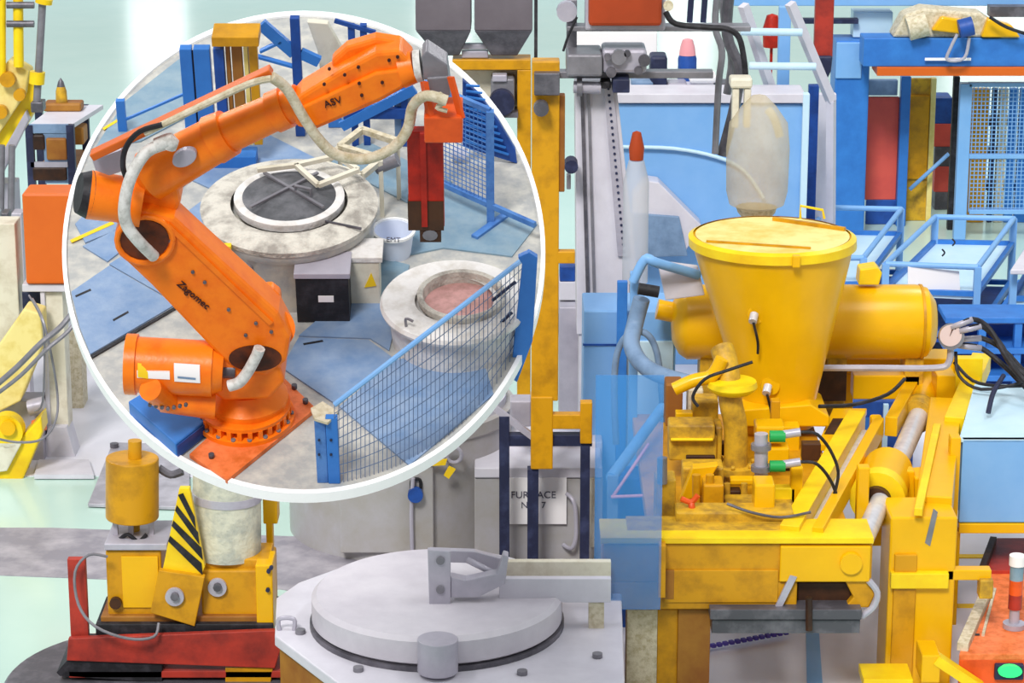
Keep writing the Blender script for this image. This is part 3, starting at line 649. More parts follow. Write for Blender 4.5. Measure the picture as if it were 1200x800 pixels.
# ---- yellow gantry frame on navy legs
Ya = 20.9
t = th('yellow_gantry', 'tall ochre steel post on navy legs right of the round platform', 'post', 634, Ya)
wb(t, 'column', 623, 72, 655, 470, Ya, .18, 'ochre', .01)
wb(t, 'column_foot', 622, 465, 648, 550, Ya-.01, .18, 'ochre', .01)
wb(t, 'bracket', 646, 486, 694, 503, Ya, .1, 'ochre'); wb(t, 'bracket', 680, 472, 694, 520, Ya-.01, .1, 'ochre'); wb(t, 'bracket', 653, 295, 674, 309, Ya, .1, 'ochre')
wb(t, 'dark_edge', 655, 112, 662, 225, Ya+.02, .12, 'brown')
for x0, x1, y0, d_ in ((585,597,488,.12), (618,631,550,.1), (680,691,520,.1)): wb(t, 'leg', x0, y0, x1, 660, Ya+.02, d_, 'navy', .004, ft=True)
wb(t, 'crossbar', 585, 510, 694, 523, Ya+.03, .1, 'navy', .004)
part(t, 'strut', MB().bar(Q(580,478,Ya+.05), Q(625,512,Ya+.05), .05, .05), 'silver')
part(t, 'catch_box', MB().fbox(598,470,622,500, Ya+.4, .2), 'silver', .01)
wb(t, 'clamp_block', 626, 86, 656, 112, Ya-.1, .3, 'darksteel'); part(t, 'clamp_wheel', MB().disc(634,125,Ya-.05,9,.1), 'darksteel')
Yh = 25.0
t = th('ochre_stand', 'ochre frame carrying the two dark hoppers above the platform', 'frame', 590, Yh)
wb(t, 'top_beam', 530, 70, 622, 82, Yh, .3, 'ochre'); wb(t, 'leg', 606, 82, 622, 500, Yh, .25, 'ochre', ft=True); wb(t, 'leg', 480, 90, 494, 500, Yh, .25, 'ochre', ft=True)
wb(t, 'back_panel', 540, 82, 607, 130, Yh+.2, .05, 'cream')
tm = th('pump_motor', 'grey motor with dark round fan cover under the hoppers', 'motor', 585, Yh-.2)
part(tm, 'body', MB().fbox(575,92,603,132, Yh-.05, .3), 'steel', .02); part(tm, 'fan_cover', MB().disc(588,118,Yh-.05,15,.12,24), 'navy'); part(tm, 'terminal_box', MB().fbox(577,88,594,96, Yh-.08, .15), 'silver', .01); part(tm, 'shelf', MB().fbox(560,132,607,138, Yh-.15, .3), 'darksteel')
for i, (x0, x1, xa, xb) in enumerate(((487,552,512,538),(556,624,576,606))):
    t = th('hopper', ['left dark grey tapered hopper above the platform', 'right dark reddish-grey tapered hopper above the platform'][i], 'hopper', (x0+x1)/2, Yh, group='hoppers on the ochre frame')
    A = [Q(x0,36,Yh-.1), Q(x1,36,Yh-.1)]; zt = Q(x0,-40,Yh-.1).z; zm = A[0].z; zb = Q(xa,68,Yh-.1).z
    def ring(xl, xr, ya, yb, z): return [V((xl,ya,z)), V((xr,ya,z)), V((xr,yb,z)), V((xl,yb,z))]
    r1 = ring(A[0].x, A[1].x, Yh-.1, Yh+.4, zt); r2 = ring(A[0].x, A[1].x, Yh-.1, Yh+.4, zm); r3 = ring(Q(xa,68,Yh).x, Q(xb,68,Yh).x, Yh+.02, Yh+.2, zb)
    part(t, 'bin', MB().add(r1+r2, [(0,1,2,3),(7,6,5,4),(0,4,5,1),(1,5,6,2),(2,6,7,3),(3,7,4,0)]), 'hopper', .01)
    part(t, 'funnel', MB().add(r2+r3, [(0,1,2,3),(7,6,5,4),(0,4,5,1),(1,5,6,2),(2,6,7,3),(3,7,4,0)]), 'darksteel', .01)
wb(t, 'spacer', 540, 52, 571, 58, Yh+.05, .1, 'silver'); wb(t, 'spacer', 541, 60, 572, 68, Yh+.05, .1, 'silver')
solo('thin_pole', 'thin dark vertical pole right of the hoppers', 'pole', MB().fbox(626,-10,630,80, 25.6, .05, True), 'darksteel')

# ---- white column and top carriage
Yw = 23.4
t = th('lift_column', 'tall white lift column with punched strip right of the ochre post', 'column', 700, Yw)
part(t, 'column_body', MB().poly([(674,100),(722,96),(748,330),(748,392),(676,392)], Yw, .5), 'white', .01)
part(t, 'lower_leg', MB().fbox(678,390,700,520, Yw+.02, .3, True), 'white', .01)
part(t, 'lower_leg', MB().fbox(655,360,684,500, Yw+.4, .2, True), 'silver', .01)
part(t, 'guide_rail', MB().poly([(680,104),(684,104),(692,390),(688,390)], Yw-.03, .05), 'darksteel')
part(t, 'guide_rail', MB().poly([(688,104),(691,104),(699,390),(696,390)], Yw-.03, .05), 'steel')
ps = part(t, 'punched_strip', MB().poly([(707,96),(718,96),(738,300),(724,300)], Yw-.03, .04), 'silver')
hol = MB()
for i in range(26): hol.disc(713+i*.72, 104+i*7.6, Yw-.03, 1.6, .008, 8)
part(ps, 'punched_holes', hol, 'navy', kind='stuff')
part(t, 'arm_bracket', MB().ptube([(690,385,Yw-.1),(712,370,Yw-.1),(732,368,Yw-.1)], 1.5), 'darksteel')
part(t, 'roller', MB().pcyl((672,102,Yw-.15),(704,103,Yw-.15), 7, n=18), 'silver'); part(t, 'roller', MB().pcyl((676,102,Yw-.15),(682,102,Yw-.15), 11, n=18), 'steel')
wb(t, 'carriage', 664, 64, 706, 90, Yw-.3, .5, 'steel', .02); wb(t, 'carriage_beam', 640, 84, 836, 92, Yw-.05, .15, 'steel')
wb(t, 'gear_head', 706, 58, 758, 86, Yw-.25, .4, 'silver', .03); part(t, 'gear_disc', MB().disc(725,66,Yw-.25,9,.06), 'steel')
for x, y, r in ((716,84,6),(748,82,5),(735,62,4),(712,66,4),(755,70,7)): part(t, 'fitting', MB().disc(x, y, Yw-.26, r, .05), 'darksteel')
wb(t, 'dark_clamp', 718, 93, 738, 109, Yw-.3, .3, 'navy', .01); wb(t, 'dark_clamp', 704, 96, 716, 104, Yw-.2, .2, 'black', .01)
wb(t, 'side_box', 628, 86, 656, 110, Yw-.2, .2, 'steel', .01)
wb(t, 'mast', 664, 0, 676, 90, Yw+.1, .12, 'steel'); part(t, 'knob', MB().disc(664,12,Yw,12,.1), 'silver'); part(t, 'cable', MB().ptube([(660,60,Yw-.1),(666,42,Yw-.1),(676,20,Yw-.1)], 1.5), 'black')
part(t, 'side_knob', MB().disc(669,190,Yw-.1,8,.2), 'navy'); wb(t, 'side_rod', 664, 205, 669, 222, Yw-.1, .1, 'steel')
t = th('rust_orange_box', 'rust-orange control box at the top centre on a grey rail', 'control box', 733, 23.0)
wb(t, 'housing', 690, -12, 776, 31, 23.0, .4, 'rustbox', .03); wb(t, 'back_frame', 686, -12, 780, 36, 23.15, .3, 'silver', .02)
wb(t, 'rail', 664, 31, 880, 37, 23.3, .2, 'steel')
part(t, 'connector', MB().disc(783,6,23.05,6,.05), 'tan'); part(t, 'black_hose', MB().ptube([(780,14,23),(792,28,23),(830,32,23),(852,34,23),(866,44,23),(872,70,23),(874,92,23)], 3.5), 'black')

t = th('white_equipment', 'pale cluttered equipment between the ochre post and white column', 'equipment', 668, 24.6)
for x0,y0,x1,y1,m in ((655,330,678,352,'white'),(655,356,676,372,'silver'),(655,376,680,400,'darksteel'),(655,404,690,430,'white'),(660,434,690,462,'silver'),(656,312,674,330,'dblue')): wb(t, 'block', x0,y0,x1,y1, 24.6, .3, m, .01)
wb(t, 'back_plate', 657, 310, 684, 470, 24.9, .1, 'white', .01, ft=True)
part(t, 'strut', MB().bar(Q(658,420,24.5), Q(690,450,24.5), .04), 'steel')
# ---- blue container and clutter
Yb = 27.0
t = th('blue_container', 'large light blue container with white rim behind the yellow hopper', 'container', 810, Yb)
wb(t, 'body', 722, 122, 940, 330, Yb, .45, 'lblue', .02, ft=True)
wb(t, 'rim', 716, 110, 944, 121, Yb-.05, .5, 'white', .01)
part(t, 'hoop', MB().ptube([(730,172,Yb-.04),(790,174,Yb-.04),(840,184,Yb-.04),(872,200,Yb-.04),(895,232,Yb-.04)], 2.2), 'pblue')
wb(t, 'corner_post', 938, 110, 946, 330, Yb-.06, .1, 'pblue', .01, ft=True)
part(t, 'chute', MB().poly([(758,212),(772,214),(822,264),(800,300),(740,300),(742,230)], Yb-.3, .28), 'white', .01)
part(t, 'chute_step', MB().poly([(742,250),(796,254),(806,300),(742,302)], Yb-.34, .05), 'bluegrey', .01)
t = th('supply_shelf', 'cluttered pale shelf behind the lift column', 'shelf', 790, 28.2)
wb(t, 'shelf_board', 690, 106, 870, 112, 27.7, .6, 'white', .01); wb(t, 'back_board', 668, 38, 770, 66, 28.6, .1, 'paper', .01)
for x in (702, 862): wb(t, 'leg', x, 105, x+6, 300, 28.25, .1, 'white', .005, ft=True)
for x0, y0, x1, y1, m, nm, lb, ct in ((762,66,782,106,'navy','dark_housing','dark blue rounded housing on the shelf','housing'),(808,88,840,98,'paper','white_bundle','white folded bundle beside the blue can','bundle'),
     (782,98,806,106,'silver','metal_block','grey metal block on the cluttered shelf','block'),(838,98,862,106,'darksteel','dark_block','dark metal block at the right end of the shelf','block'),(740,94,770,106,'bluegrey','blue_grey_parts_tray','blue-grey parts tray on the cluttered shelf','tray')):
    solo(nm, lb, ct, MB().fbox(x0, y0, x1, y1, 27.75, .3), m, .03)
t = th('spray_can', 'blue can with pink top on the shelf', 'can', 806, 27.9)
cc = Q(805, 94, 28.3); mp = W.mpp(cc)
part(t, 'body', MB().lathe(cc, [(0,0),(11*mp,0),(11*mp,26*mp),(9*mp,32*mp),(0,32*mp)], 24), 'dblue'); part(t, 'cap', MB().lathe(cc, [(10*mp,30*mp),(8.5*mp,40*mp),(6*mp,48*mp),(0,50*mp)], 24), 'pink')
for i, x in enumerate((808, 824)):
    solo('dark_pole', 'thin dark green pole hanging above the shelf, %s of a pair' % ('left' if i == 0 else 'right'), 'pole', MB().bar(Q(x+4,-30,28.9), Q(x,26,28.9), .06), 'navy', group='pair of dark poles')
hs = [[(842,-20),(838,30),(846,60),(842,100),(838,180)],[(856,-20),(852,40),(866,80),(862,120),(846,182)],[(846,-20),(850,30),(858,70),(852,110)]]
for i, pp in enumerate(hs):
    solo('hanging_hose', ['grey hose hanging left of the pale sack', 'thick dark grey hose hanging down onto the pale sack', 'middle grey hose in the hanging bundle'][i], 'hose',
         MB().ptube([(x, y, 24.0+.15*i) for x, y in pp], (4, 6.5, 5)[i]), ('steel','darksteel','steel')[i], group='hanging hoses')
# sack
Ys = 22.6
t = th('hanging_sack', 'translucent beige sack hanging over the yellow hopper', 'sack', 885, Ys)
c = Q(886, 262, Ys); mp = W.mpp(c)
part(t, 'bag', MB().lathe(c, [(0,18*mp),(14*mp,16*mp),(32*mp,24*mp),(36*mp,40*mp),(37*mp,90*mp),(34*mp,120*mp),(20*mp,140*mp),(8*mp,152*mp),(0,154*mp)], 32), 'sack')
part(t, 'spout', MB().lathe(c, [(0,0),(12*mp,2*mp),(22*mp,14*mp),(24*mp,20*mp)], 28), 'tan')
part(t, 'clamp', MB().fbox(856,92,882,104, Ys, .2), 'cream', .02)
part(t, 'strap', MB().fbox(858,104,866,150, Ys+.02, .1), 'cream', .01); part(t, 'strap', MB().fbox(872,104,880,150, Ys+.02, .1), 'cream', .01)
part(t, 'tip', MB().ptube([(900,128,Ys),(908,140,Ys),(914,160,Ys)], 5), 'cream')
# ladder
t = th('white_ladder', 'leaning white ladder frame with blue round rungs', 'ladder', 920, 27.6)
for a, b in (((871,6),(906,112)),((926,4),(974,118))): part(t, 'side_rail', MB().bar(Q(*a,27.6), Q(*b,27.9), .08, .09), 'white')
for a, b in (((868,37),(940,38)),((878,77),(956,78))): part(t, 'rung', MB().pcyl((*a,27.5),(*b,27.5), 4.5, n=14), 'pblue')
part(t, 'lower_leg', MB().bar(Q(906,112,27.9), V((Q(915,240,28.1).x,28.1,0)), .08, .09), 'white'); part(t, 'lower_leg', MB().bar(Q(974,118,27.9), V((Q(978,240,28.1).x,28.1,0)), .08, .09), 'white')
solo('blue_post', 'slim blue post behind the ladder rungs', 'post', MB().fbox(912,8,926,114, 28.2, .1, True), 'lblue', .01)
solo('deep_blue_post', 'deep blue post right of the pale sack', 'post', MB().fbox(946,100,958,240, 28.4, .1, True), 'dblue', .01)
solo('partition', 'plain white upright panel between two blue posts', 'panel', MB().fbox(956,110,978,252, 29.0, .1, True), 'white', .01)
solo('dark_red_pole', 'dark red vertical pole with navy lower end behind the ladder', 'pole', MB().fbox(955,-10,977,70, 28.9, .12), 'dred', .02)
solo('navy_hook_block', 'navy hook block at the lower end of the dark red pole', 'hook block', MB().poly([(958,66),(976,66),(974,84),(966,100),(958,86)], 28.85, .15), 'navy', .02)
solo('red_lantern', 'small red lamp seen between the ladder rails', 'lamp', MB().lathe(Q(904,55,29), [(0,0),(.09,0),(.1,.2),(.06,.34),(0,.36)], 16).bar(Q(904,55,29), V((Q(904,55,29).x,29,0)), .03), 'red')

# ---- right background
Yc2 = 32.6
t = th('blue_column', 'broad blue column left of the salmon panel', 'column', 994, Yc2)
wb(t, 'shaft', 976, 48, 1016, 292, Yc2, .5, 'blue', .02, ft=True); wb(t, 'upper_shaft', 980, 50, 1010, 92, Yc2-.03, .05, 'lblue', .01)
t = th('crane_bridge', 'blue crane bridge with orange lower flange across the top right', 'crane', 1110, 32.3)
wb(t, 'girder', 1012, 45, 1230, 78, 32.1, .4, 'blue', .01); wb(t, 'flange', 1028, 79, 1230, 89, 32.05, .5, 'orangebox', .005)
wb(t, 'back_rail', 860, -12, 1230, 7, 32.6, .3, 'lblue', .01); wb(t, 'back_girder', 1000, 14, 1046, 44, 32.8, .3, 'pblue', .01); wb(t, 'dark_rail', 940, 22, 1006, 28, 32.7, .1, 'navy', .005)
t = th('crane_trolley', 'cluttered yellow and grey hoist trolley on the blue crane bridge', 'hoist', 1110, 32.0)
part(t, 'body', MB().poly([(1046,44),(1060,18),(1082,10),(1150,16),(1176,34),(1176,44)], 32.15, .4), 'tan', .03)
part(t, 'yellow_cover', MB().poly([(1092,36),(1104,20),(1130,24),(1126,40)], 32.05, .2), 'yellow', .02); part(t, 'yellow_cover', MB().poly([(1150,44),(1158,22),(1186,30),(1196,44)], 32.05, .2), 'yellow', .02)
part(t, 'drum', MB().pcyl((1064,34,32.05),(1086,28,32.05), 14, n=20), 'tan'); part(t, 'motor', MB().pcyl((1124,34,31.9),(1140,30,31.9), 11, n=20), 'dblue')
part(t, 'hook_chain', MB().ptube([(1122,40,31.9),(1114,56,31.9),(1110,70,31.9),(1130,68,31.9),(1136,44,31.9)], 2), 'silver')
part(t, 'cable', MB().ptube([(1160,20,31.9),(1180,32,31.9),(1210,42,31.9)], 2), 'black'); part(t, 'bar', MB().fbox(1160,8,1215,20,32.2,.2), 'darksteel')
part(t, 'nameplate', MB().fbox(1084,68,1138,71,32.04,.02), 'paper')
t = th('salmon_panel', 'salmon red panel in a blue frame right of the blue column', 'panel', 1035, 33.2)
wb(t, 'board', 1015, 114, 1052, 234, 33.2, .08, 'salmon', .01); wb(t, 'upper_board', 1014, 94, 1052, 112, 33.2, .1, 'bluegrey', .01)
wb(t, 'post', 1053, 90, 1064, 292, 33.1, .15, 'blue', .01, ft=True); wb(t, 'lower_board', 1015, 234, 1052, 252, 33.2, .08, 'dblue', .01, ft=True)
t = th('yellow_sheet', 'scratched yellow sheet beside the blue post', 'sheet', 1076, 33.4)
wb(t, 'board', 1062, 92, 1090, 270, 33.4, .06, 'dyellow', .01, ft=True); wb(t, 'edge', 1088, 92, 1094, 270, 33.35, .1, 'pyellow', .005, ft=True); wb(t, 'panel', 1064, 112, 1088, 210, 33.36, .04, 'ochre', .01)
part(t, 'diagonal_tube', MB().ptube([(1066,222,33.2),(1112,180,33.2)], 2.5), 'lblue')
t = th('stacked_crates', 'dark cluttered crates behind the mesh gate', 'crates', 1108, 34)
wb(t, 'crate', 1095, 145, 1118, 172, 34, .4, 'salmon', .01); wb(t, 'crate', 1095, 172, 1118, 195, 34, .4, 'darksteel', .01); wb(t, 'crate', 1095, 195, 1118, 225, 34, .4, 'salmon', .01); wb(t, 'crate', 1095, 115, 1116, 145, 34, .4, 'dblue', .01); wb(t, 'crate', 1095, 225, 1118, 270, 34, .4, 'darksteel', .01, ft=True)
t = th('dark_post', 'black post left of the mesh gate', 'post', 1118, 32.9); wb(t, 'shaft', 1114, 90, 1121, 280, 32.9, .1, 'black', ft=True)
Ym = 32.4
t = th('mesh_gate', 'blue framed mesh gate under the crane at the right edge', 'gate', 1160, Ym)
for x0, x1 in ((1122,1136),(1218,1230)): wb(t, 'post', x0, 98, x1, 270, Ym, .12, 'lblue', .01, ft=True)
for y0, y1 in ((97,102),(181,186),(246,251)): wb(t, 'rail', 1136, y0, 1220, y1, Ym, .08, 'lblue', .005)
mm = MB()
for i in range(18): mm.fbox(1138+i*4.6, 101, 1138.9+i*4.6, 248, Ym+.03, .01)
for j in range(30): mm.fbox(1137, 104+j*4.8, 1220, 104.9+j*4.8, Ym+.04, .01)
part(t, 'wire_mesh', mm, 'lblue', kind='stuff')
t = th('gate_backdrop_rack', 'yellow and blue upright rack behind the mesh gate', 'rack', 1160, 33.2)
for x0, x1, m in ((1137,1156,'ochre'),(1160,1166,'navy'),(1168,1178,'tan'),(1180,1190,'blue'),(1192,1215,'blue')): wb(t, 'upright', x0, 104, x1, 270, 33.3, .1, m, .01, ft=True)
for y in (140, 176, 215): wb(t, 'shelf', 1150, y, 1190, y+8, 33.5, .3, 'darksteel', .01)

# ---- blue basket trolleys
def trolley(label, rim, z, px):
    P = [W.pt(x, y, z=z) for x, y in rim]
    t = thing('basket_trolley', label, 'trolley', V((P[0].x, P[0].y, 0)), W, group='blue basket trolleys')
    for i in range(4): part(t, 'rim_tube', MB().cyl(P[i], P[(i+1)%4], .03, n=10), 'lblue')
    for i in range(4): part(t, 'leg', MB().bar(P[i], V((P[i].x, P[i].y, 0)), .07), 'lblue')
    for zz in (z-.28, .35, .12):
        mb = MB()
        for i in range(4): mb.bar(V((P[i].x,P[i].y,zz)), V((P[(i+1)%4].x,P[(i+1)%4].y,zz)), .05)
        part(t, 'lower_frame', mb, 'blue')
    part(t, 'tray', MB().prism([V((p.x,p.y,z-.3)) for p in P], V((0,0,-.04))), 'pblue')
    part(t, 'lower_tray', MB().prism([V((p.x,p.y,.3)) for p in P], V((0,0,-.04))), 'dblue')
    return t, P
t, P = trolley('large blue tube-framed trolley with white sheet on its rim', [(1038,309),(1146,313),(1188,256),(1096,254)], 1.07, 1100)
part(t, 'paper_sheet', MB().poly([(1064,312),(1124,318),(1126,351),(1064,346)], P[0].y-.06, .02), 'paper', label='white sheet hanging on the rim')
part(t, 'brace', MB().bar(Q(1150,400,P[1].y), Q(1196,330,P[1].y+1), .05), 'blue')
for x, y in ((1104,300),(1116,288)): part(t, 'clip', MB().ptube([(x,y,P[0].y+1),(x+3,y-4,P[0].y+1),(x,y-8,P[0].y+1)], 1), 'black')
trolley('blue tube-framed trolley partly hidden behind the yellow hopper', [(930,302),(1012,302),(1056,245),(968,243)], 1.07, 1000)
trolley('blue trolley cut by the right picture edge', [(1188,318),(1280,318),(1310,262),(1222,262)], 1.1, 1220)
solo('grey_slab', 'pale slab lying on the trolley at the right edge', 'slab', MB().flat([(1184,316),(1270,316),(1290,282),(1206,282)], 1.17, .05), 'white', .01)
t = th('blue_rack', 'dark blue lower rack behind the hose bundle at right', 'rack', 1160, 25.6)
for x in (1112, 1146, 1188): wb(t, 'upright', x, 372, x+9, 450, 25.6, .1, 'blue', .01, ft=True)
for y in (372, 408, 440): wb(t, 'shelf', 1108, y, 1230, y+7, 25.58, .5, 'blue', .01)
wb(t, 'back_panel', 1110, 380, 1230, 450, 26.0, .05, 'dblue', .01, ft=True)

# ================================================================ MAIN YELLOW MACHINE
Yx = 18.0
zb = 1.33
t = th('casting_machine', 'big yellow casting machine with conical hopper, tank, rods and wide front beam', 'machine', 900, Yx+1)
def mp_(nm, mb, m, bv=0, **k): return part(t, nm, mb, m, bv, **k)
bmz = mp_('front_beam', MB().fbox(706,637,1022,682, Yx, .35).fbox(706,682,934,714, Yx, .35), 'ochre', .01)
part(bmz, 'top_flange', MB().fbox(704,630,1024,637, Yx-.03, .40), 'byellow', .004)
part(bmz, 'recess_panel', MB().fbox(778,668,912,706, Yx-.015, .02), 'ochre', .006)
part(bmz, 'end_block', MB().fbox(914,640,1020,682, Yx-.03, .1), 'yellow', .01)
b_ = part(bmz, 'pivot_boss', MB().disc(997,659,Yx-.03,13,.03,24), 'yellow')
part(bmz, 'emblem', MB().fbox(776,668,790,702, Yx-.02, .02), 'brown', .004)
mp_('beam_web', MB().fbox(934,682,1020,712, Yx+.08, .25), 'dbrown', .01)
mp_('web_plate', MB().poly([(988,676),(1018,680),(1026,696),(1018,712),(990,712),(1000,700)], Yx+.0, .08), 'ochre', .01)
mp_('hose_curl', MB().ptube([(1018,680,Yx-.02),(1028,694,Yx-.02),(1024,710,Yx-.02),(1010,722,Yx-.02)], 4), 'silver')
mp_('blade', MB().poly([(926,674),(934,676),(916,712),(908,712)], Yx-.04, .03), 'silver')
mp_('tint_sheet', MB().fbox(697,440,776,714, Yx-.14, .015), 'film', label='translucent blue sheet added to tint what lies behind')  # see-through sheet added only to give the beam end its blended blue
mp_('tint_sheet_clip', MB().fbox(772,640,780,700, Yx-.13, .13), 'ochre')
dr = mp_('drip_rail', MB().fbox(832,714,1010,726, Yx-.1, .3).fbox(834,726,1008,742, Yx-.07, .2), 'darksteel', .006, label='grey steel drip rail under the beam')
mp_('rail_bolt', MB().pcyl((948,700,Yx-.12),(948,738,Yx-.12), 4), 'dbrown')
for x0, x1, m in ((734,770,'tan'),(770,794,'ochre'),(794,832,'brown')): mp_('front_leg', MB().fbox(x0,714,x1,800, Yx+.06+.02*(x0==770), .2, True), m, .006)
# base plates
mp_('bed', MB().box((Q(760,620,Yx+.4).x, Yx+.1, zb-.12), (Q(985,600,Yx+1).x, Yx+3.2, zb-.02)), 'ochre', .01)
mp_('front_shelf', MB().fbox(735,621,925,630, Yx+.12, .3), 'dyellow', .004)
# right column
mp_('main_column', MB().fbox(1040,606,1118,800, Yx+.55, .45, True), 'yellow', .015)
mp_('column_face', MB().fbox(1046,650,1072,796, Yx+.52, .05), 'ochre', .008)
mp_('column_cap', MB().bar(W.pt(1094,604,z=zb-.06), W.pt(1108,486,z=zb-.06), .26, .3), 'yellow', .01)
mp_('cap_rail', MB().bar(W.pt(1076,600,z=zb+.1), W.pt(1098,500,z=zb+.1), .06, .06), 'byellow', .006)
mp_('cross_gusset', MB().fbox(1044,672,1112,690, Yx+.49, .08), 'byellow', .008)
mp_('side_arm', MB().fbox(1110,668,1162,680, Yx+.55, .1), 'yellow', .008); mp_('arm_hook', MB().fbox(1148,680,1164,702, Yx+.5, .12), 'dyellow', .01)
mp_('foot_brace', MB().bar(Q(1096,770,Yx+.1), Q(1150,806,Yx+.1), .12, .07), 'byellow'); mp_('foot_brace', MB().fbox(1080,768,1102,800, Yx+.05, .3), 'yellow', .01)
mp_('foot_brace', MB().fbox(1012,796,1070,806, Yx+.1, .3), 'byellow', .005)
mp_('slot', MB().poly([(1094,596),(1099,600),(1090,640),(1084,636)], Yx+.545, .01), 'steel')
# rods
def rod(nm, a, b, r, m, z=None, n=24, **k):
    z = zb-.02 if z is None else z
    p = W.pt(*a, z=z); q = W.pt(*b, z=z); return mp_(nm, MB().cyl(p, q, r*W.mpp(p), r*W.mpp(q), n), m, **k)
rod('tie_rod', (1012,632), (1086,466), 12, 'chrome', label='polished steel tie rod')
rod('rod_sleeve', (1076,482), (1092,444), 19, 'yellow'); rod('sleeve_ring', (1073,489), (1077,480), 20, 'dyellow')
rod('rod_bearing', (1030,580), (1040,552), 30, 'yellow'); rod('bearing_rim', (1028,585), (1031,578), 33, 'byellow'); rod('bearing_bore', (1026,588), (1029,583), 17, 'dbrown')
rod('tie_rod', (950,632), (1014,512), 9, 'chrome')
Yr1 = W.pt(1035, 570, z=zb).y
mp_('bearing_plate', MB().poly([(1014,556),(1034,549),(1072,552),(1074,640),(1022,640),(1012,600)], Yr1+.15, .12), 'yellow', .012)
mp_('side_cheek', MB().poly([(1072,560),(1112,556),(1114,640),(1072,640)], Yr1+.1, .25), 'yellow', .012)
# long inclined bed beams
for a, b, wd, m in (((925,628),(1004,492),.14,'byellow'),((958,630),(1030,500),.08,'yellow'),((1044,500),(1072,450),.1,'yellow'),((1118,500),(1150,424),.16,'byellow')):
    p = W.pt(*a, z=zb+.05); q = W.pt(*b, z=zb+.05); mp_('side_beam', MB().bar(p, q, wd, .16), m, .006)
mp_('rear_frame', MB().fbox(985,420,1120,438, Yx+4.0, .3), 'yellow', .01); mp_('rear_frame', MB().fbox(985,438,1000,480, Yx+4.0, .25), 'yellow', .01)
mp_('rear_post', MB().fbox(1096,440,1118,540, Yx+3.4, .3, True), 'yellow', .01); mp_('rear_post', MB().fbox(1020,490,1034,545, Yx+2.6, .12), 'yellow', .02)
mp_('rear_post', MB().fbox(958,420,990,500, Yx+3.7, .2), 'dyellow', .01); mp_('rear_bracket', MB().fbox(1000,440,1078,468, Yx+3.6, .2), 'yellow', .01)
bp = [W.pt(x, y, z=zb+.06) for x, y in ((958,520),(994,520),(1016,478),(976,478))]
mp_('slotted_plate', MB().prism(bp, V((0,0,-.06))), 'yellow', .008); bp2 = [W.pt(x, y, z=zb+.066) for x, y in ((966,508),(984,508),(994,490),(976,490))]; mp_('plate_slot', MB().prism(bp2, V((0,0,-.01))), 'dbrown')
for x, y in ((992,500),(998,488),(986,514)): p = W.pt(x, y, z=zb+.06); mp_('bolt', MB().cyl(p, p+V((0,0,.02)), .015, n=8), 'brown')
# hopper
Yo = Yx + 2.85; hc = Q(912, 495, Yo); mp = W.mpp(hc)
cz = Q(905, 277, Yo); hx = cz.x; H = cz.z - hc.z; rt = 92*mp; rb = 41*mp
prof_c = V((hx, Yo, hc.z))
def skew(mb_):   # the cone leans a little to the right towards its foot
    for v in mb_.v:
        f = (v.z - hc.z)/H; v.x += (1-f)*(14*mp)
    return mb_
hp_ = mp_('hopper', skew(MB().lathe(prof_c, [(rb,0),(rb*1.02,H*.1),(rt*.97,H*.9),(rt,H*.96),(rt,H),(0,H)], 64)), 'yellow', label='large yellow conical hopper')
part(hp_, 'rim', skew(MB().lathe(prof_c, [(rt,H*.95),(rt+.03,H*.955),(rt+.03,H),(rt-.01,H+.02)], 64)), 'byellow')
part(hp_, 'cover', MB().lathe(prof_c, [(0,H+.02),(rt*.96,H+.015),(rt*.96,H)], 48), 'pyellow', label='pale yellow flat cover')
part(hp_, 'cover_joint', MB().bar(V((hx-rt*.85, Yo-.25, H+hc.z+.025)), V((hx+rt*.4, Yo-rt*.75, H+hc.z+.025)), .02, .015), 'ochre')
part(hp_, 'cover_joint', MB().bar(V((hx+.05, Yo+rt*.75, H+hc.z+.03)), V((hx+rt*.93, Yo+.12, H+hc.z+.03)), .03, .03), 'ochre')
part(hp_, 'cover_handle', MB().ptube([(938,256,Yo+.3),(938,241,Yo+.3),(964,246,Yo+.3),(966,256,Yo+.3)], 1.6, sub=1), 'byellow')
part(hp_, 'clasp', MB().fbox(929,300,938,314, Yo-rt-.06, .06), 'yellow', .008)
for x, y in ((884,370),(900,454)):
    k = part(hp_, 'sensor_boss', MB().disc(x+2, y-4, Yo-(.42 if y < 400 else .3), 11, .06, 20), 'yellow'); part(k, 'sensor', MB().pcyl((x, y-2, Yo-(.5 if y < 400 else .38)), (x-2, y+7, Yo-(.56 if y < 400 else .44)), 5, n=12), 'chrome')
    part(k, 'sensor_cable', MB().ptube([(x-1, y+8, Yo-.56), (x+4, y+30, Yo-.5), (x+4, y+44, Yo-.45)], 1.6), 'black')
mp_('hopper_base', MB().poly([(866,496),(872,480),(950,474),(972,488),(972,500),(866,500)], Yo-.38, .6), 'yellow', .012)
mp_('hopper_leg', MB().fbox(914,500,936,600, Yo-.6, .15), 'yellow', .008)
mp_('hopper_leg', MB().fbox(870,500,886,560, Yo-.2, .15), 'yellow', .008)
